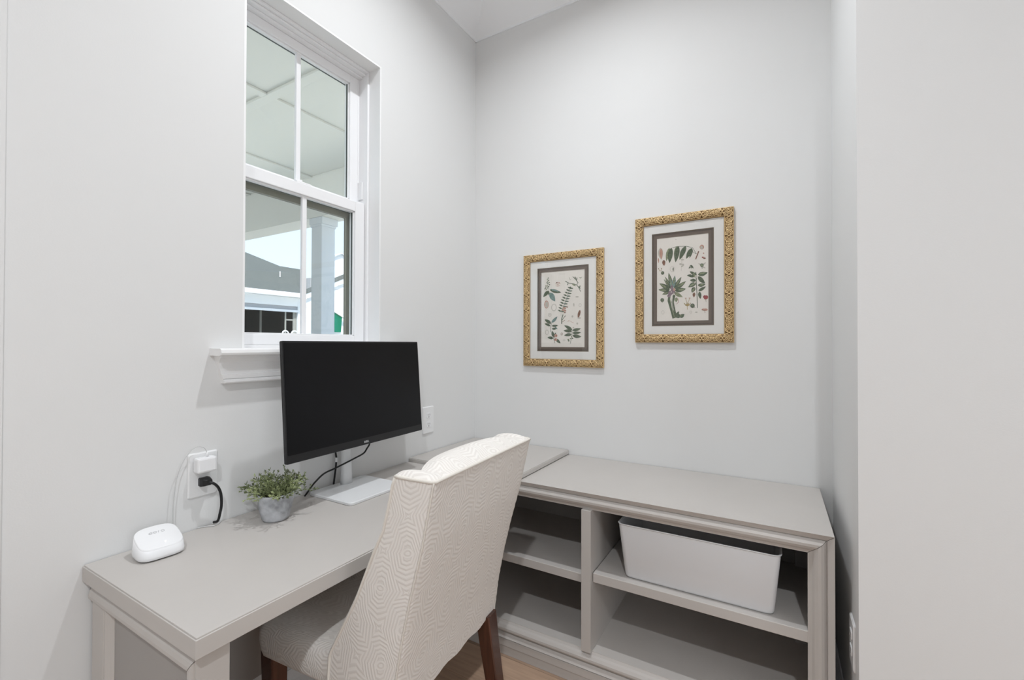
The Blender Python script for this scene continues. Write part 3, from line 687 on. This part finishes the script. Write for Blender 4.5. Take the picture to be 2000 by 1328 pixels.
for tx, ty, w_, ink in ((235, 605, 52, 'g'), (185, 655, 34, 'g'), (168, 690, 32, 'g'), (105, 748, 58, 'g'), (94, 832, 52, 'g'), (150, 895, 44, 'g'), (415, 660, 50, 'g'), (480, 718, 52, 'g'), (482, 820, 58, 'g'), (440, 932, 50, 'l'), (325, 640, 52, 't'), (262, 690, 44, 't')):
    bx_, by_ = cxx+(tx-cxx)*.18, cyy_+(ty-cyy_)*.18
    artR.append((ink, Lf, (bx_, by_, tx, ty, w_))); artR.append(('l', Lf, (bx_+(tx-bx_)*.3, by_+(ty-by_)*.3, bx_+(tx-bx_)*.93, by_+(ty-by_)*.93, w_*.42)))
artR += [('g', Ln, ([(255, 900), (245, 980), (275, 1070), (320, 1215)], 34)), ('g', Ln, ([(320, 900), (300, 1000), (320, 1090), (350, 1205)], 34)), ('l', Ln, ([(262, 960), (290, 1080), (330, 1200)], 8)), ('f', Ln, ([(300, 930), (295, 1010), (318, 1110)], 7)),
 ('v', Dt, (300, 850, 34, 42)), ('v', Dt, (262, 880, 30, 34)), ('p', Dt, (320, 830, 14, 20)), ('v', Dt, (285, 800, 18, 30)), ('f', Dt, (280, 860, 8, 12)), ('f', Dt, (310, 880, 8, 10)), ('v', Dt, (245, 915, 22, 20)),
 ('g', Dt, (380, 1185, 40, 28)), ('g', Lf, (350, 1190, 390, 1120, 40)), ('g', Lf, (400, 1200, 468, 1160, 50)), ('l', Dt, (415, 1180, 12, 10)),
 ('l', Lf, (355, 935, 350, 1000, 44)), ('r', Ln, ([(375, 950), (382, 1000), (355, 1025)], 5)), ('g', Dt, (152, 970, 27, 27)), ('l', Ln, ([(152, 945), (154, 1010)], 5)), ('f', Rg, (165, 1135, 20, 26, 4)), ('f', Rg, (553, 1132, 16, 18, 4)), ('f', Dt, (628, 1135, 18, 8)), ('f', Dt, (330, 158, 8, 4)),
 ('g', Ln, ([(612, 600), (622, 760), (632, 900), (640, 1078)], 9)),
 ('g', Lf, (640, 632, 768, 605, 58)), ('l', Lf, (655, 620, 750, 600, 22)), ('g', Lf, (642, 655, 738, 752, 56)), ('g', Lf, (640, 775, 742, 762, 44)), ('l', Lf, (655, 772, 720, 765, 18)), ('g', Lf, (650, 850, 748, 790, 40)), ('g', Lf, (610, 640, 528, 588, 40)), ('g', Lf, (600, 655, 490, 640, 42)), ('f', Dt, (555, 630, 12, 8)), ('g', Lf, (615, 712, 532, 706, 42)), ('g', Lf, (618, 742, 512, 800, 56)), ('l', Lf, (600, 750, 530, 790, 22)), ('g', Lf, (602, 800, 562, 872, 52)), ('l', Lf, (598, 810, 572, 860, 20)), ('b', Lf, (595, 870, 592, 936, 36)), ('g', Lf, (665, 860, 680, 958, 44)), ('g', Lf, (622, 700, 605, 590, 24)), ('l', Lf, (612, 680, 575, 600, 26)), ('f', Dt, (615, 660, 16, 26)), ('f', Dt, (600, 735, 12, 14)),
 ('r', Dt, (735, 930, 22, 22)), ('r', Dt, (760, 935, 20, 26)), ('r', Dt, (747, 952, 22, 14)), ('l', Ln, ([(750, 960), (754, 998)], 5)), ('p', Dt, (725, 1100, 28, 14)), ('p', Dt, (752, 1102, 26, 16)), ('b', Ln, ([(700, 1105), (740, 1118), (742, 1145)], 5)),
 ('y', Ln, ([(505, 1100), (503, 1020), (480, 950)], 6)), ('y', Ln, ([(503, 1030), (535, 948)], 5)), ('p', Dt, (480, 946, 14, 5)), ('p', Dt, (533, 945, 14, 5)), ('y', Ln, ([(460, 1010), (480, 1040), (505, 1045), (530, 1040), (548, 1010)], 9)), ('y', Dt, (505, 1030, 22, 22)), ('f', Dt, (500, 1020, 9, 8)), ('g', Dt, (575, 1047, 30, 30)), ('g', Ln, ([(590, 1055), (612, 1075)], 5)), ('l', Dt, (570, 1040, 8, 8))]
artL = [('f', Ln, ([(380, 104), (480, 106)], 4))]
for k, (x, y) in enumerate([(218, 165), (205, 185), (225, 200), (208, 215), (200, 240), (235, 235), (215, 255), (180, 290), (240, 270), (200, 290), (175, 320), (165, 335), (205, 320), (190, 345), (225, 300)]): artL.append(('l' if k % 2 else 'g', Dt, (x, y, 10, 9)))
artL += [('g', Ln, ([(215, 200), (212, 290), (235, 350)], 5)), ('g', Lf, (245, 348, 426, 396, 56)), ('t', Lf, (260, 340, 400, 380, 24)), ('g', Lf, (235, 364, 140, 464, 56)), ('t', Lf, (252, 392, 332, 534, 80)), ('g', Lf, (240, 388, 226, 438, 20)),
 ('p', Rg, (195, 580, 36, 63, 14)), ('f', Dt, (200, 580, 24, 50)), ('f', Rg, (315, 628, 42, 58, 10)), ('f', Rg, (250, 742, 26, 30, 8)), ('f', Dt, (250, 742, 8, 8)),
 ('b', Ln, ([(370, 225), (372, 300)], 4)), ('p', Ln, ([(330, 258), (372, 268), (412, 250)], 6)), ('p', Ln, ([(338, 290), (372, 296), (405, 284)], 7)), ('b', Dt, (354, 240, 12, 9)), ('p', Dt, (390, 240, 10, 8)),
 ('g', Ln, ([(600, 150), (640, 190), (680, 245), (660, 280), (610, 262), (540, 250), (490, 222)], 10)), ('g', Ln, ([(660, 280), (690, 320), (720, 385)], 9)), ('g', Lf, (640, 195, 632, 145, 18)), ('g', Lf, (655, 215, 662, 155, 16)), ('g', Lf, (510, 235, 482, 215, 14)), ('g', Lf, (530, 250, 520, 285, 14)), ('l', Lf, (590, 262, 650, 300, 22)), ('g', Lf, (700, 330, 712, 285, 16)), ('g', Lf, (680, 300, 722, 345, 14)), ('l', Ln, ([(545, 160), (560, 205), (575, 185)], 6)), ('l', Ln, ([(715, 185), (735, 155)], 5)), ('l', Dt, (708, 168, 8, 8)),
 ('g', Ln, ([(568, 310), (540, 400), (500, 520), (450, 650), (425, 700)], 8))]
for i in range(10):
    t = i/9; x = 566-(566-428)*t-6*math.sin(t*3); y = 330+(690-330)*t; L_ = 44+20*math.sin(t*2.6)
    artL.append(('g', Lf, (x, y, x-L_*.95, y-L_*.42, 24))); artL.append(('g', Lf, (x, y, x+L_*1.0, y+L_*.05, 22))); artL.append(('t', Lf, (x+4, y-3, x+L_*.7, y-2, 8)))
artL += [('g', Lf, (566, 345, 566, 300, 24)), ('p', Dt, (480, 640, 26, 18)), ('p', Dt, (460, 668, 22, 18)), ('p', Dt, (490, 680, 18, 16)), ('b', Dt, (520, 622, 12, 10)), ('b', Dt, (485, 710, 16, 8)), ('f', Dt, (472, 655, 8, 8)), ('f', Ln, ([(430, 705), (428, 760)], 5)), ('f', Ln, ([(460, 705), (458, 760)], 5)),
 ('g', Ln, ([(458, 740), (440, 800), (440, 885)], 14)), ('g', Ln, ([(500, 755), (470, 790), (442, 830)], 9)), ('b', Ln, ([(490, 825), (450, 855)], 6)),
 ('b', Lf, (716, 668, 688, 808, 38)), ('f', Dt, (705, 795, 26, 12)), ('f', Dt, (668, 465, 26, 12)), ('f', Lf, (620, 560, 625, 620, 20)), ('f', Rg, (715, 595, 20, 28, 6)), ('f', Dt, (603, 770, 14, 18)), ('p', Ln, ([(525, 850), (560, 835), (600, 862), (625, 868)], 4)), ('p', Dt, (545, 838, 7, 6)), ('f', Dt, (677, 880, 14, 16)),
 ('g', Lf, (272, 880, 168, 814, 50)), ('g', Lf, (262, 917, 168, 878, 38)), ('t', Lf, (280, 866, 372, 768, 44)), ('g', Lf, (285, 915, 386, 908, 34)), ('g', Lf, (285, 962, 375, 955, 32)), ('t', Lf, (330, 925, 378, 970, 20)), ('g', Ln, ([(278, 865), (268, 940), (264, 1010)], 6)), ('f', Rg, (208, 1015, 28, 40, 8)),
 ('g', Ln, ([(305, 1060), (318, 1120), (340, 1186)], 6)), ('g', Lf, (310, 1088, 290, 992, 42)), ('g', Lf, (312, 1112, 218, 1096, 44)), ('g', Lf, (322, 1100, 350, 1018, 34)), ('g', Lf, (355, 1118, 426, 1188, 44)), ('p', Dt, (352, 1070, 26, 25)), ('b', Dt, (358, 1066, 10, 9)), ('p', Dt, (350, 1130, 26, 22)), ('b', Dt, (340, 1122, 10, 8)),
 ('b', Rg, (443, 1042, 15, 20, 6)), ('f', Rg, (480, 1140, 18, 14, 5)),
 ('g', Ln, ([(598, 960), (600, 1060), (578, 1192)], 6)), ('g', Lf, (602, 985, 480, 908, 50)), ('g', Lf, (596, 1004, 468, 990, 48)), ('g', Lf, (596, 1050, 480, 1066, 48)), ('g', Lf, (604, 988, 732, 958, 48)), ('g', Lf, (604, 1026, 738, 1020, 42)), ('g', Lf, (608, 1066, 742, 1086, 54)),
 ('l', Dt, (545, 1130, 14, 12)), ('g', Dt, (552, 1150, 12, 10)), ('l', Dt, (580, 1115, 12, 10)), ('g', Dt, (610, 1110, 12, 12)), ('l', Dt, (595, 1085, 10, 10)), ('f', Dt, (620, 945, 12, 12))]
picture(0.330, 0.779, 1.187, 1.781, 'lower gold-framed botanical print, nearer the window, of ferns and leafy sprigs', [(105, 80), (775, 35), (790, 1248), (120, 1245)], artL, (0.042, 0.040, 0.036, 0.040))
picture(0.935, 1.356, 1.312, 1.896, 'higher gold-framed botanical print, farther from the window, with a red bloom and spiky plant', [(58, 150), (768, 75), (790, 1243), (82, 1255)], artR, (0.037, 0.040, 0.040, 0.037))
# ================================================================= OUTLETS
def plate_ring(yc, zc, hw, hh, x, r=0.006): return [(x, yc+a, zc+b) for a, b in rrect(-hw, hw, -hh, hh, r)]
def outlet(name, yc, zc, label, sgn=1, X=0.0):
    o = thing(name, (X, yc, zc), label=label, cat='outlet')
    f = lambda x: X+sgn*x
    MB().rings([plate_ring(yc, zc, .0415, .067, f(0.0003)), plate_ring(yc, zc, .0415, .067, f(.003)), plate_ring(yc, zc, .038, .0635, f(.0062))]).build('wall_plate', outlet_m, o)
    for dz in (0.0225, -0.0225):
        z = zc+dz
        pts = []
        for k in range(24):
            a = 2*PI*k/24; pts.append((max(-.0155, min(.0155, .0175*math.cos(a))), max(-.0145, min(.0145, .0175*math.sin(a)))))
        r = MB().rings([[(f(.006), yc+a, z+b) for a, b in pts], [(f(.0082), yc+a, z+b) for a, b in pts]]).build('receptacle', whitepl_m, o)
        mm = MB().box(f(.0081), f(.0086), yc-.0075, yc-.0055, z-.001, z+.008).box(f(.0081), f(.0086), yc+.0055, yc+.0075, z-.001, z+.007)
        mm.rings([[(f(q), yc+.0025*math.cos(2*PI*k/10), z-.0075+.0025*math.sin(2*PI*k/10)) for k in range(10)] for q in (.0081, .0086)])
        mm.build('slots', slot_m, r)
    MB().rings([[(f(q), yc+.0025*math.cos(2*PI*k/10), zc+.0025*math.sin(2*PI*k/10)) for k in range(10)] for q in (.006, .007)]).build('screw', whitepl_m, o)
    return o
outlet('wall_outlet', -1.439, 0.9065, 'white wall outlet behind the charger and black plug, left of the potted plant')
outlet('wall_outlet', -0.4095, 0.9225, 'white empty wall outlet just right of the monitor')
outlet('wall_outlet', -0.535, 0.452, 'white wall outlet low on the right wall beside the bookcase', -1, XR)
# charger and its thin white cable
cg = thing('usb_charger', (0.02, -1.442, 0.945), label='white cube charger in the upper socket of the left outlet', cat='charger')
MB().box(0.0088, 0.040, -1.470, -1.416, 0.917, 0.962, .006).build('charger_body', whitepl_m, cg)
cable('charger_cable', [(0.030, -1.441, 0.957), (0.030, -1.441, 0.972), (0.028, -1.447, 0.989), (0.024, -1.462, 0.996), (0.020, -1.4785, 0.989), (0.018, -1.497, 0.963), (0.017, -1.5125, 0.923), (0.016, -1.5185, 0.880), (0.015, -1.522, 0.83), (0.016, -1.524, 0.775), (0.020, -1.540, 0.752), (0.045, -1.560, 0.751)], 0.0012, mat('pale_cable', (0.60, 0.60, 0.60), 0.4), 'thin white cable looping from the charger down behind the router')
MB().tube([(0.030, -1.441, 0.9615), (0.030, -1.441, 0.976)], [0.0032, 0.0022], 10).build('cable_boot', whitepl_m, bpy.data.objects['charger_cable'], smooth=True)
# black plug with its cord
pl = thing('black_plug', (0.02, -1.441, 0.884), label='black power plug with cord in the lower socket of the left outlet', cat='plug')
rg = []
for x, yc, w_, h_ in ((0.0088, -1.441, .014, .0125), (.020, -1.441, .0145, .013), (.030, -1.440, .012, .011), (.038, -1.437, .008, .008)):
    rg.append([(x, yc+a, 0.886+b) for a, b in rrect(-w_, w_, -h_, h_, .004)])
MB().rings(rg).build('plug_body', black_m, pl)
MB().tube(smooth_path([(0.034, -1.438, 0.886), (0.040, -1.428, 0.881), (0.040, -1.419, 0.872), (0.037, -1.4105, 0.860), (0.033, -1.402, 0.838), (0.030, -1.399, 0.805), (0.028, -1.402, 0.780), (0.022, -1.405, 0.757), (0.008, -1.410, 0.751)]), 0.0040, 8).build('power_cord', black_m, pl, smooth=True)
cable('white_cord', [(0.006, -1.388, 0.7475), (0.020, -1.400, 0.7475), (0.027, -1.420, 0.7475), (0.012, -1.436, 0.7475), (0.004, -1.455, 0.7475)], 0.0014, mat('pale_cable', (0.60, 0.60, 0.60), 0.4), 'short white cord lying on the desk against the wall below the left outlet')
# ================================================================= ROUTER
ro = thing('wifi_router', (0.098, -1.588, DZ), math.radians(0), label='small rounded white network router with a glowing dot at the left end of the desk', cat='router')
def sup(cx, cyy, a, b, z, n=36, e_=3.6, dz=None, rot=-0.10):
    out = []
    for k in range(n):
        t = 2*PI*k/n; c_, s_ = math.cos(t), math.sin(t)
        x = a*math.copysign(abs(c_)**(2/e_), c_); y = b*math.copysign(abs(s_)**(2/e_), s_)
        zz = z if dz is None else dz(x/a, y/b)
        xr, yr = x*math.cos(rot)-y*math.sin(rot), x*math.sin(rot)+y*math.cos(rot)
        out.append((cx+xr, cyy+yr, zz))
    return out
RC = (0.094, -1.588)
hz = lambda u, v: DZ+0.0475-0.0155*u-0.003*v*v     # u: +1 towards the room (low side)
rgs = [sup(*RC, .046, .048, DZ+.0005), sup(*RC, .049, .051, DZ+.003), sup(*RC, .0495, .0515, DZ+.008)]
MB().rings([sup(*RC, .040, .042, DZ), sup(*RC, .040, .042, DZ+.003)]).build('foot', slot_m, ro)
rgs = [sup(*RC, .044, .047, DZ+.0025), sup(*RC, .0485, .051, DZ+.005), sup(*RC, .0490, .0515, DZ+.012), sup(*RC, .0455, .0485, 0, dz=lambda u, v: hz(u, v)-.003)]
MB().rings(rgs).build('case', whitepl_m, ro, smooth=True)
tops = [sup(*RC, .0455*f, .0485*f, 0, dz=(lambda f: (lambda u, v: hz(u*f, v*f)-.003*(1 if f == 1 else 0)+.0028*(1-f*f)))(f)) for f in (1.0, .985, .95, .85, .7, .5, .3, .1)]
MB().rings(tops, cap0=False).build('top_cover', whitegl_m, ro, smooth=True)
rr_ = -0.10
def rt3(u, v, up_=0.0):   # u room-ward metres, v along the wall (+y)
    x, y = u*math.cos(rr_)-v*math.sin(rr_), u*math.sin(rr_)+v*math.cos(rr_); f2 = (u/.0455)**2+(v/.0485)**2
    return (RC[0]+x, RC[1]+y, hz(u/.0455, v/.0485)+.0028*(1-f2)+up_)
mb = MB(); s_ = 0.0037; lw = 0.00042; x_c = -0.013
def arc(uc, vc, a0, a1, n=14): return [rt3(uc-s_*math.sin(math.radians(a0+(a1-a0)*k/n)), vc+s_*1.05*math.cos(math.radians(a0+(a1-a0)*k/n)), .0003) for k in range(n+1)]
for i, vv in enumerate((-0.0140, -0.0045)):
    mb.tube(arc(x_c, vv, 0, 310), lw, 5); mb.tube([rt3(x_c, vv-s_, .0003), rt3(x_c, vv+s_, .0003)], lw, 5)
mb.tube([rt3(x_c+s_, 0.0025, .0003), rt3(x_c, .0025, .0003), rt3(x_c-s_*.8, 0.0035, .0003), rt3(x_c-s_, 0.0055, .0003)], lw, 5)
mb.tube(arc(x_c, 0.0125, 0, 360), lw, 5)
mb.build('logo_lettering', greytext_m, ro)
MB().rings([[rt3(0.030+.0016*math.cos(2*PI*k/12), .006+.0016*math.sin(2*PI*k/12), q) for k in range(12)] for q in (0, .0006)]).build('status_light', led_m, ro)
# ================================================================= POTTED PLANT
PC = (0.134, -1.289)
pp = thing('potted_plant', (*PC, DZ), label='small leafy green plant in a mottled grey pot on the desk', cat='plant')
def potring(r, z, wob=0.0):
    return [(PC[0]+(r+wob*math.sin(3*a+z*60)+wob*.8*math.sin(5*a+2))*math.cos(a), PC[1]+(r+wob*math.sin(3*a+z*60)+wob*.8*math.sin(5*a+2))*math.sin(a), DZ+z) for a in [2*PI*k/32 for k in range(32)]]
MB().rings([potring(.030, 0.0), potring(.036, .002), potring(.040, .008, .0006), potring(.0455, .030, .0011), potring(.050, .052, .0012), potring(.0525, .072, .0010), potring(.0535, .083, .0006), potring(.0525, .0855), potring(.0495, .0850), potring(.0475, .074), potring(.045, .070)], cap1=False).build('pot', concrete_m, pp, smooth=True)
MB().rings([potring(.046, .070), potring(.030, .074), potring(.005, .075)]).build('soil', soil_m, pp)
def sprig_mesh(seed, m_main, L_):
    rnd = random.Random(seed); mb = MB()
    pts = [Vector((0, 0, 0)), Vector((L_*.10, 0, L_*.35)), Vector((L_*.22, 0, L_*.7)), Vector((L_*.42, 0, L_))]
    mb.tube(pts, [.0011, .001, .0008, .0005], 4)
    def leaflet(p, d, ln, wd):
        d = d.normalized(); s = d.cross(Vector((rnd.uniform(-1, 1), rnd.uniform(-1, 1), rnd.uniform(.2, 1)))).normalized(); n = d.cross(s)
        mb.add([p, p+d*ln*.45+s*wd+n*.0006, p+d*ln, p+d*ln*.45-s*wd+n*.0006, p+d*ln*.5-n*.0006], [(0, 1, 4), (1, 2, 4), (2, 3, 4), (3, 0, 4), (0, 3, 2, 1)])
    for b in range(9):
        t = .22+.78*b/8; i = min(2, int(t*3)); p = pts[i].lerp(pts[i+1], t*3-i) if t < 1 else pts[3]
        a = b*2.4+rnd.random(); dd = Vector((math.cos(a)*.9, math.sin(a)*.9, .75))
        bl = .0145*(1.1-.4*t); q = p+dd.normalized()*bl
        mb.tube([p, q], .00055, 3, cap=False)
        for c in range(4):
            aa = c*PI/2+rnd.random(); leaflet(p.lerp(q, .45+.18*c), dd.normalized()*.9+Vector((math.cos(aa), math.sin(aa), .3))*.75, .0088*rnd.uniform(.75, 1.15), .0019)
        leaflet(q, dd, .0085, .0019)
    me = bpy.data.meshes.new('sprig'); me.from_pydata([tuple(v) for v in mb.V], [], mb.F); me.materials.append(m_main); me.update(); return me
smesh = [sprig_mesh(s, leaf_m if s % 3 else leaf2_m, L_) for s, L_ in enumerate((.060, .058, .066, .056, .070, .062))]
rnd = random.Random(5)
for k in range(64):
    a = k*2.39996; q = math.sqrt((k+.5)/64); o = bpy.data.objects.new('sprig', smesh[k % 6]); COL.objects.link(o); o.parent = pp
    o.location = (q*.034*math.cos(a), q*.034*math.sin(a), .072)
    tilt = q*0.98+rnd.uniform(-.18, .15); s_c = (0.86-.12*q*0+rnd.uniform(-.12, .16))*(1.0+.30*q)
    o.rotation_euler = (Matrix.Rotation(a, 3, 'Z') @ Matrix.Rotation(tilt, 3, 'Y') @ Matrix.Rotation(rnd.uniform(0, 6.28), 3, 'Z')).to_euler(); o.scale = (s_c*0.88,)*3
# ================================================================= OUTSIDE
g = struct(box('ground', (-40, 30, -30, 40, -0.75, -0.45), ground_m))
po = thing('porch', (-2.0, -0.8, 2.9), label='white porch with a battened ceiling, beam and square column outside the window', cat='porch')
HP = 2.90
px_0, px_1, py_0, py_1 = -6.6, -T-.001, -4.2, 0.78
mb = MB()
xs = [-T-.001, -1.31, -2.335, -3.36, -4.39, -5.42, px_0]; ysl = [-4.2, -3.55, -2.50, -1.48, -0.45, 0.58]
for i in range(len(xs)-1):
    for j in range(len(ysl)-1):
        box('ceiling_panel', (xs[i+1]+.002, xs[i]-.002, ysl[j]+.002, ysl[j+1]-.002, HP, HP+.012), porch_m, po)
for x in xs[1:-1]: box('batten', (x-.032, x+.032, py_0, 0.58, HP-.016, HP), porch_m, po, b=.003)
for y in ysl[1:-1]: box('batten', (px_0, px_1, y-.032, y+.032, HP-.018, HP), porch_m, po, b=.003)
box('beam', (px_0, px_1, 0.58, 0.80, 2.50, HP+.1), porch_m, po)
box('roof_deck', (px_0, px_1, py_0, 0.9, HP+.02, HP+.14), roof_m, po)
box('column', (-2.335, -2.184, 0.60, 0.750, -0.45, 2.50), siding_m, po, b=.004)
box('column_cap', (-2.350, -2.160, 0.585, 0.765, 2.435, 2.50), siding_m, po, b=.004)
box('column_cap', (-2.342, -2.176, 0.592, 0.757, 2.415, 2.437), siding_m, po, b=.004)
box('column', (-6.5, -6.35, 0.60, 0.750, -0.45, 2.50), siding_m, po, b=.004)
box('added_shade_wall', (px_0, px_1, py_0-.15, py_0, -0.45, 1.5), siding_m, po)  # unseen wall added to block sky and darken the column's near face
box('porch_deck', (px_0, px_1, py_0, 0.9, -0.45, -0.12), ground_m, po)
# neighbour's house across the yard
HX = -9.0
nh = thing('neighbour_house', (HX-2, 3.0, -0.45), label='white house with grey roof and dark open porch seen through the lower sash', cat='house')
ye = 5.10
rv = [(HX+.25, -3, 2.57), (HX+.25, ye+.06, 2.555), (HX-4.5, ye+1.6, 4.29), (HX-3.9, ye+.55, 4.22), (HX-3.3, ye-.22, 4.03)]
# roof surface outlined from eave to ridge, given a thickness
roofpts = [(HX+.25, -3.0, 2.57), (HX+.25, 5.02, 2.552), (HX-1.2, 5.93, 3.42), (HX-2.3, 5.96, 3.62), (HX-3.4, 6.10, 3.94), (HX-3.7, 5.88, 4.04), (HX-4.2, 5.60, 4.33), (HX-5.0, 5.35, 4.68), (HX-5.0, 4.90, 4.71), (HX-5.2, 4.3, 4.80), (HX-5.4, -3, 5.0)]
n = len(roofpts)
obj('roof', roofpts+[(x, y, z-.12) for x, y, z in roofpts], [tuple(range(n)), tuple(range(2*n-1, n-1, -1))]+[(i, i+n, (i+1) % n+n, (i+1) % n) for i in range(n)], roof_m, nh)
MB().tube([(HX+.06, 4.60, 2.9), (HX-1.0, 4.62, 3.55)], .001, 4).build('ridge_vent', roof_m, nh)
MB().tube([(HX-.75, 4.985, 3.05), (HX-.75, 4.985, 3.20)], .014, 8).build('vent_pipe', siding_m, nh)
box('gutter', (HX+.16, HX+.30, -3, 5.04, 2.44, 2.555), siding_m, nh, b=.02)
box('fascia', (HX-.05, HX+.02, -3, 5.05, 2.24, 2.50), siding_m, nh)
box('soffit', (HX-.05, HX+.17, -3, 5.05, 2.44, 2.46), siding_m, nh)
box('shade_valance', (HX-.07, HX-.02, -3, 5.10, 2.13, 2.24), grey_m, nh)
box('head_trim', (HX-.05, HX+.02, -3, 5.04, 2.09, 2.145), siding_m, nh)
box('corner_post', (HX-.04, HX+.03, 4.985, 5.16, -0.45, 2.50), siding_m, nh)
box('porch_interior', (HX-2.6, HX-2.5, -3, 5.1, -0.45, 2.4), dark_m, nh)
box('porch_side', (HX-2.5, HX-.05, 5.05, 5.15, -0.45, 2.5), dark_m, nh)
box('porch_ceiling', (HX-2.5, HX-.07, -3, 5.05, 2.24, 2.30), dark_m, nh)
box('porch_floor', (HX-2.5, HX+.02, -3, 5.05, -0.45, 0.9), siding_m, nh)
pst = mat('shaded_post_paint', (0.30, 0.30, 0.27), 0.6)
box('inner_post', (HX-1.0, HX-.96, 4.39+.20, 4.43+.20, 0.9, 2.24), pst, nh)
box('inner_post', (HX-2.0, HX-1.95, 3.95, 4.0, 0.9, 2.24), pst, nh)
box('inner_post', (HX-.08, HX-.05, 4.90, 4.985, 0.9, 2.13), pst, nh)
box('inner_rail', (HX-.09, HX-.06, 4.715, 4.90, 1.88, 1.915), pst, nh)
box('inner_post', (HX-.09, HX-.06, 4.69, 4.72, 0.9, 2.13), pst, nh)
# second, farther white house with lap siding boards
h2 = thing('gabled_house', (-9, 7.4, -0.45), label='white lap-sided gabled house behind the porch column', cat='house')
HX2 = -12.5
z = -0.3
while z < 2.70:
    box('siding_board', (HX2-.03, HX2+.010, 6.7, 11.5, z, z+.143), siding_m, h2); z += .15
def prism(name, pts, x0, x1, m, parent):
    n = len(pts); V = [(x0, y, z) for y, z in pts]+[(x1, y, z) for y, z in pts]
    return obj(name, V, [tuple(range(n)), tuple(range(2*n-1, n-1, -1))]+[(i, i+n, (i+1) % n+n, (i+1) % n) for i in range(n)], m, parent)
while z < 4.2:
    yl = 6.7+(z+.143-2.50)/.47; yr = 12.9-(yl-6.7)
    if yl < yr: box('siding_board', (HX2-.03, HX2+.010, yl, yr, z, z+.143), siding_m, h2)
    z += .15
prism('rake_board', [(6.5, 2.50), (9.8, 4.02), (9.8, 3.84), (6.5, 2.32)], HX2+.02, HX2+.10, siding_m, h2)
prism('gable_roof', [(6.5, 2.53), (9.8, 4.05), (9.8, 4.02), (6.5, 2.50)], HX2-.60, HX2+.12, roof_m, h2)
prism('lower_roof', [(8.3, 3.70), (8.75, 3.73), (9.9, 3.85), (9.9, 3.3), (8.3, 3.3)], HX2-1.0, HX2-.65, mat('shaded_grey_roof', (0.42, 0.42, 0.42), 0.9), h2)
sh_ = 1.10
prism('upper_gable', [(9.1, 3.3), (9.1, 4.50), (9.94, 4.90), (10.8, 4.55), (10.8, 3.3)], HX2-1.6, HX2-1.05, siding_m, h2)
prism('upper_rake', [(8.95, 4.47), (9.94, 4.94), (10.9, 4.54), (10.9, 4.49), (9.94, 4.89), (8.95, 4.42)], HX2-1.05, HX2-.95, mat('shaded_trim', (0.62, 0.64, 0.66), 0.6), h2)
ga = thing('green_awning', (HX2+.14, 8.9, 1.72), label='green canvas awning panel on the white house beyond the porch column', cat='awning')
prism('canvas', [(8.5, 2.54), (9.05, 2.28), (9.00, 1.72), (8.5, 1.72)], HX2+.11, HX2+.17, green_m, ga)
prism('awning_edge', [(8.5, 2.60), (9.14, 2.30), (9.12, 2.24), (8.5, 2.53)], HX2+.11, HX2+.22, siding_m, ga)
# white curled ornaments on the neighbour's porch sill
def curl(name, yc, zc, r, label):
    pts = [(HX+.34, yc+r*(1-.09*k/3)*math.cos(a), zc+r*(1-.05*k)*math.sin(a)) for k, a in enumerate([PI*1.15-k*.42 for k in range(15)])]
    o = MB().tube(pts, [.021-.0008*k for k in range(15)], 8).build(name, siding_m, None, smooth=True); tag(o, label, 'ornament'); return o
box('sill', (HX+.02, HX+.45, -3, 5.05, 1.36, 1.418), siding_m, nh)
o1 = curl('curled_ornament', 4.45, 1.545, 0.085, "left white curled ornament on the neighbour's porch sill")
o2 = curl('curled_ornament', 4.685, 1.545, 0.085, "right white curled ornament with a tall plume on the neighbour's porch sill")
MB().tube([(HX+.34, 4.80, 1.42), (HX+.34, 4.795, 1.62), (HX+.34, 4.81, 1.75)], [.03, .028, .004], 8).tube([(HX+.34, 4.85, 1.42), (HX+.34, 4.87, 1.55), (HX+.34, 4.90, 1.63)], [.02, .018, .006], 8).build('plume', siding_m, o2, smooth=True)
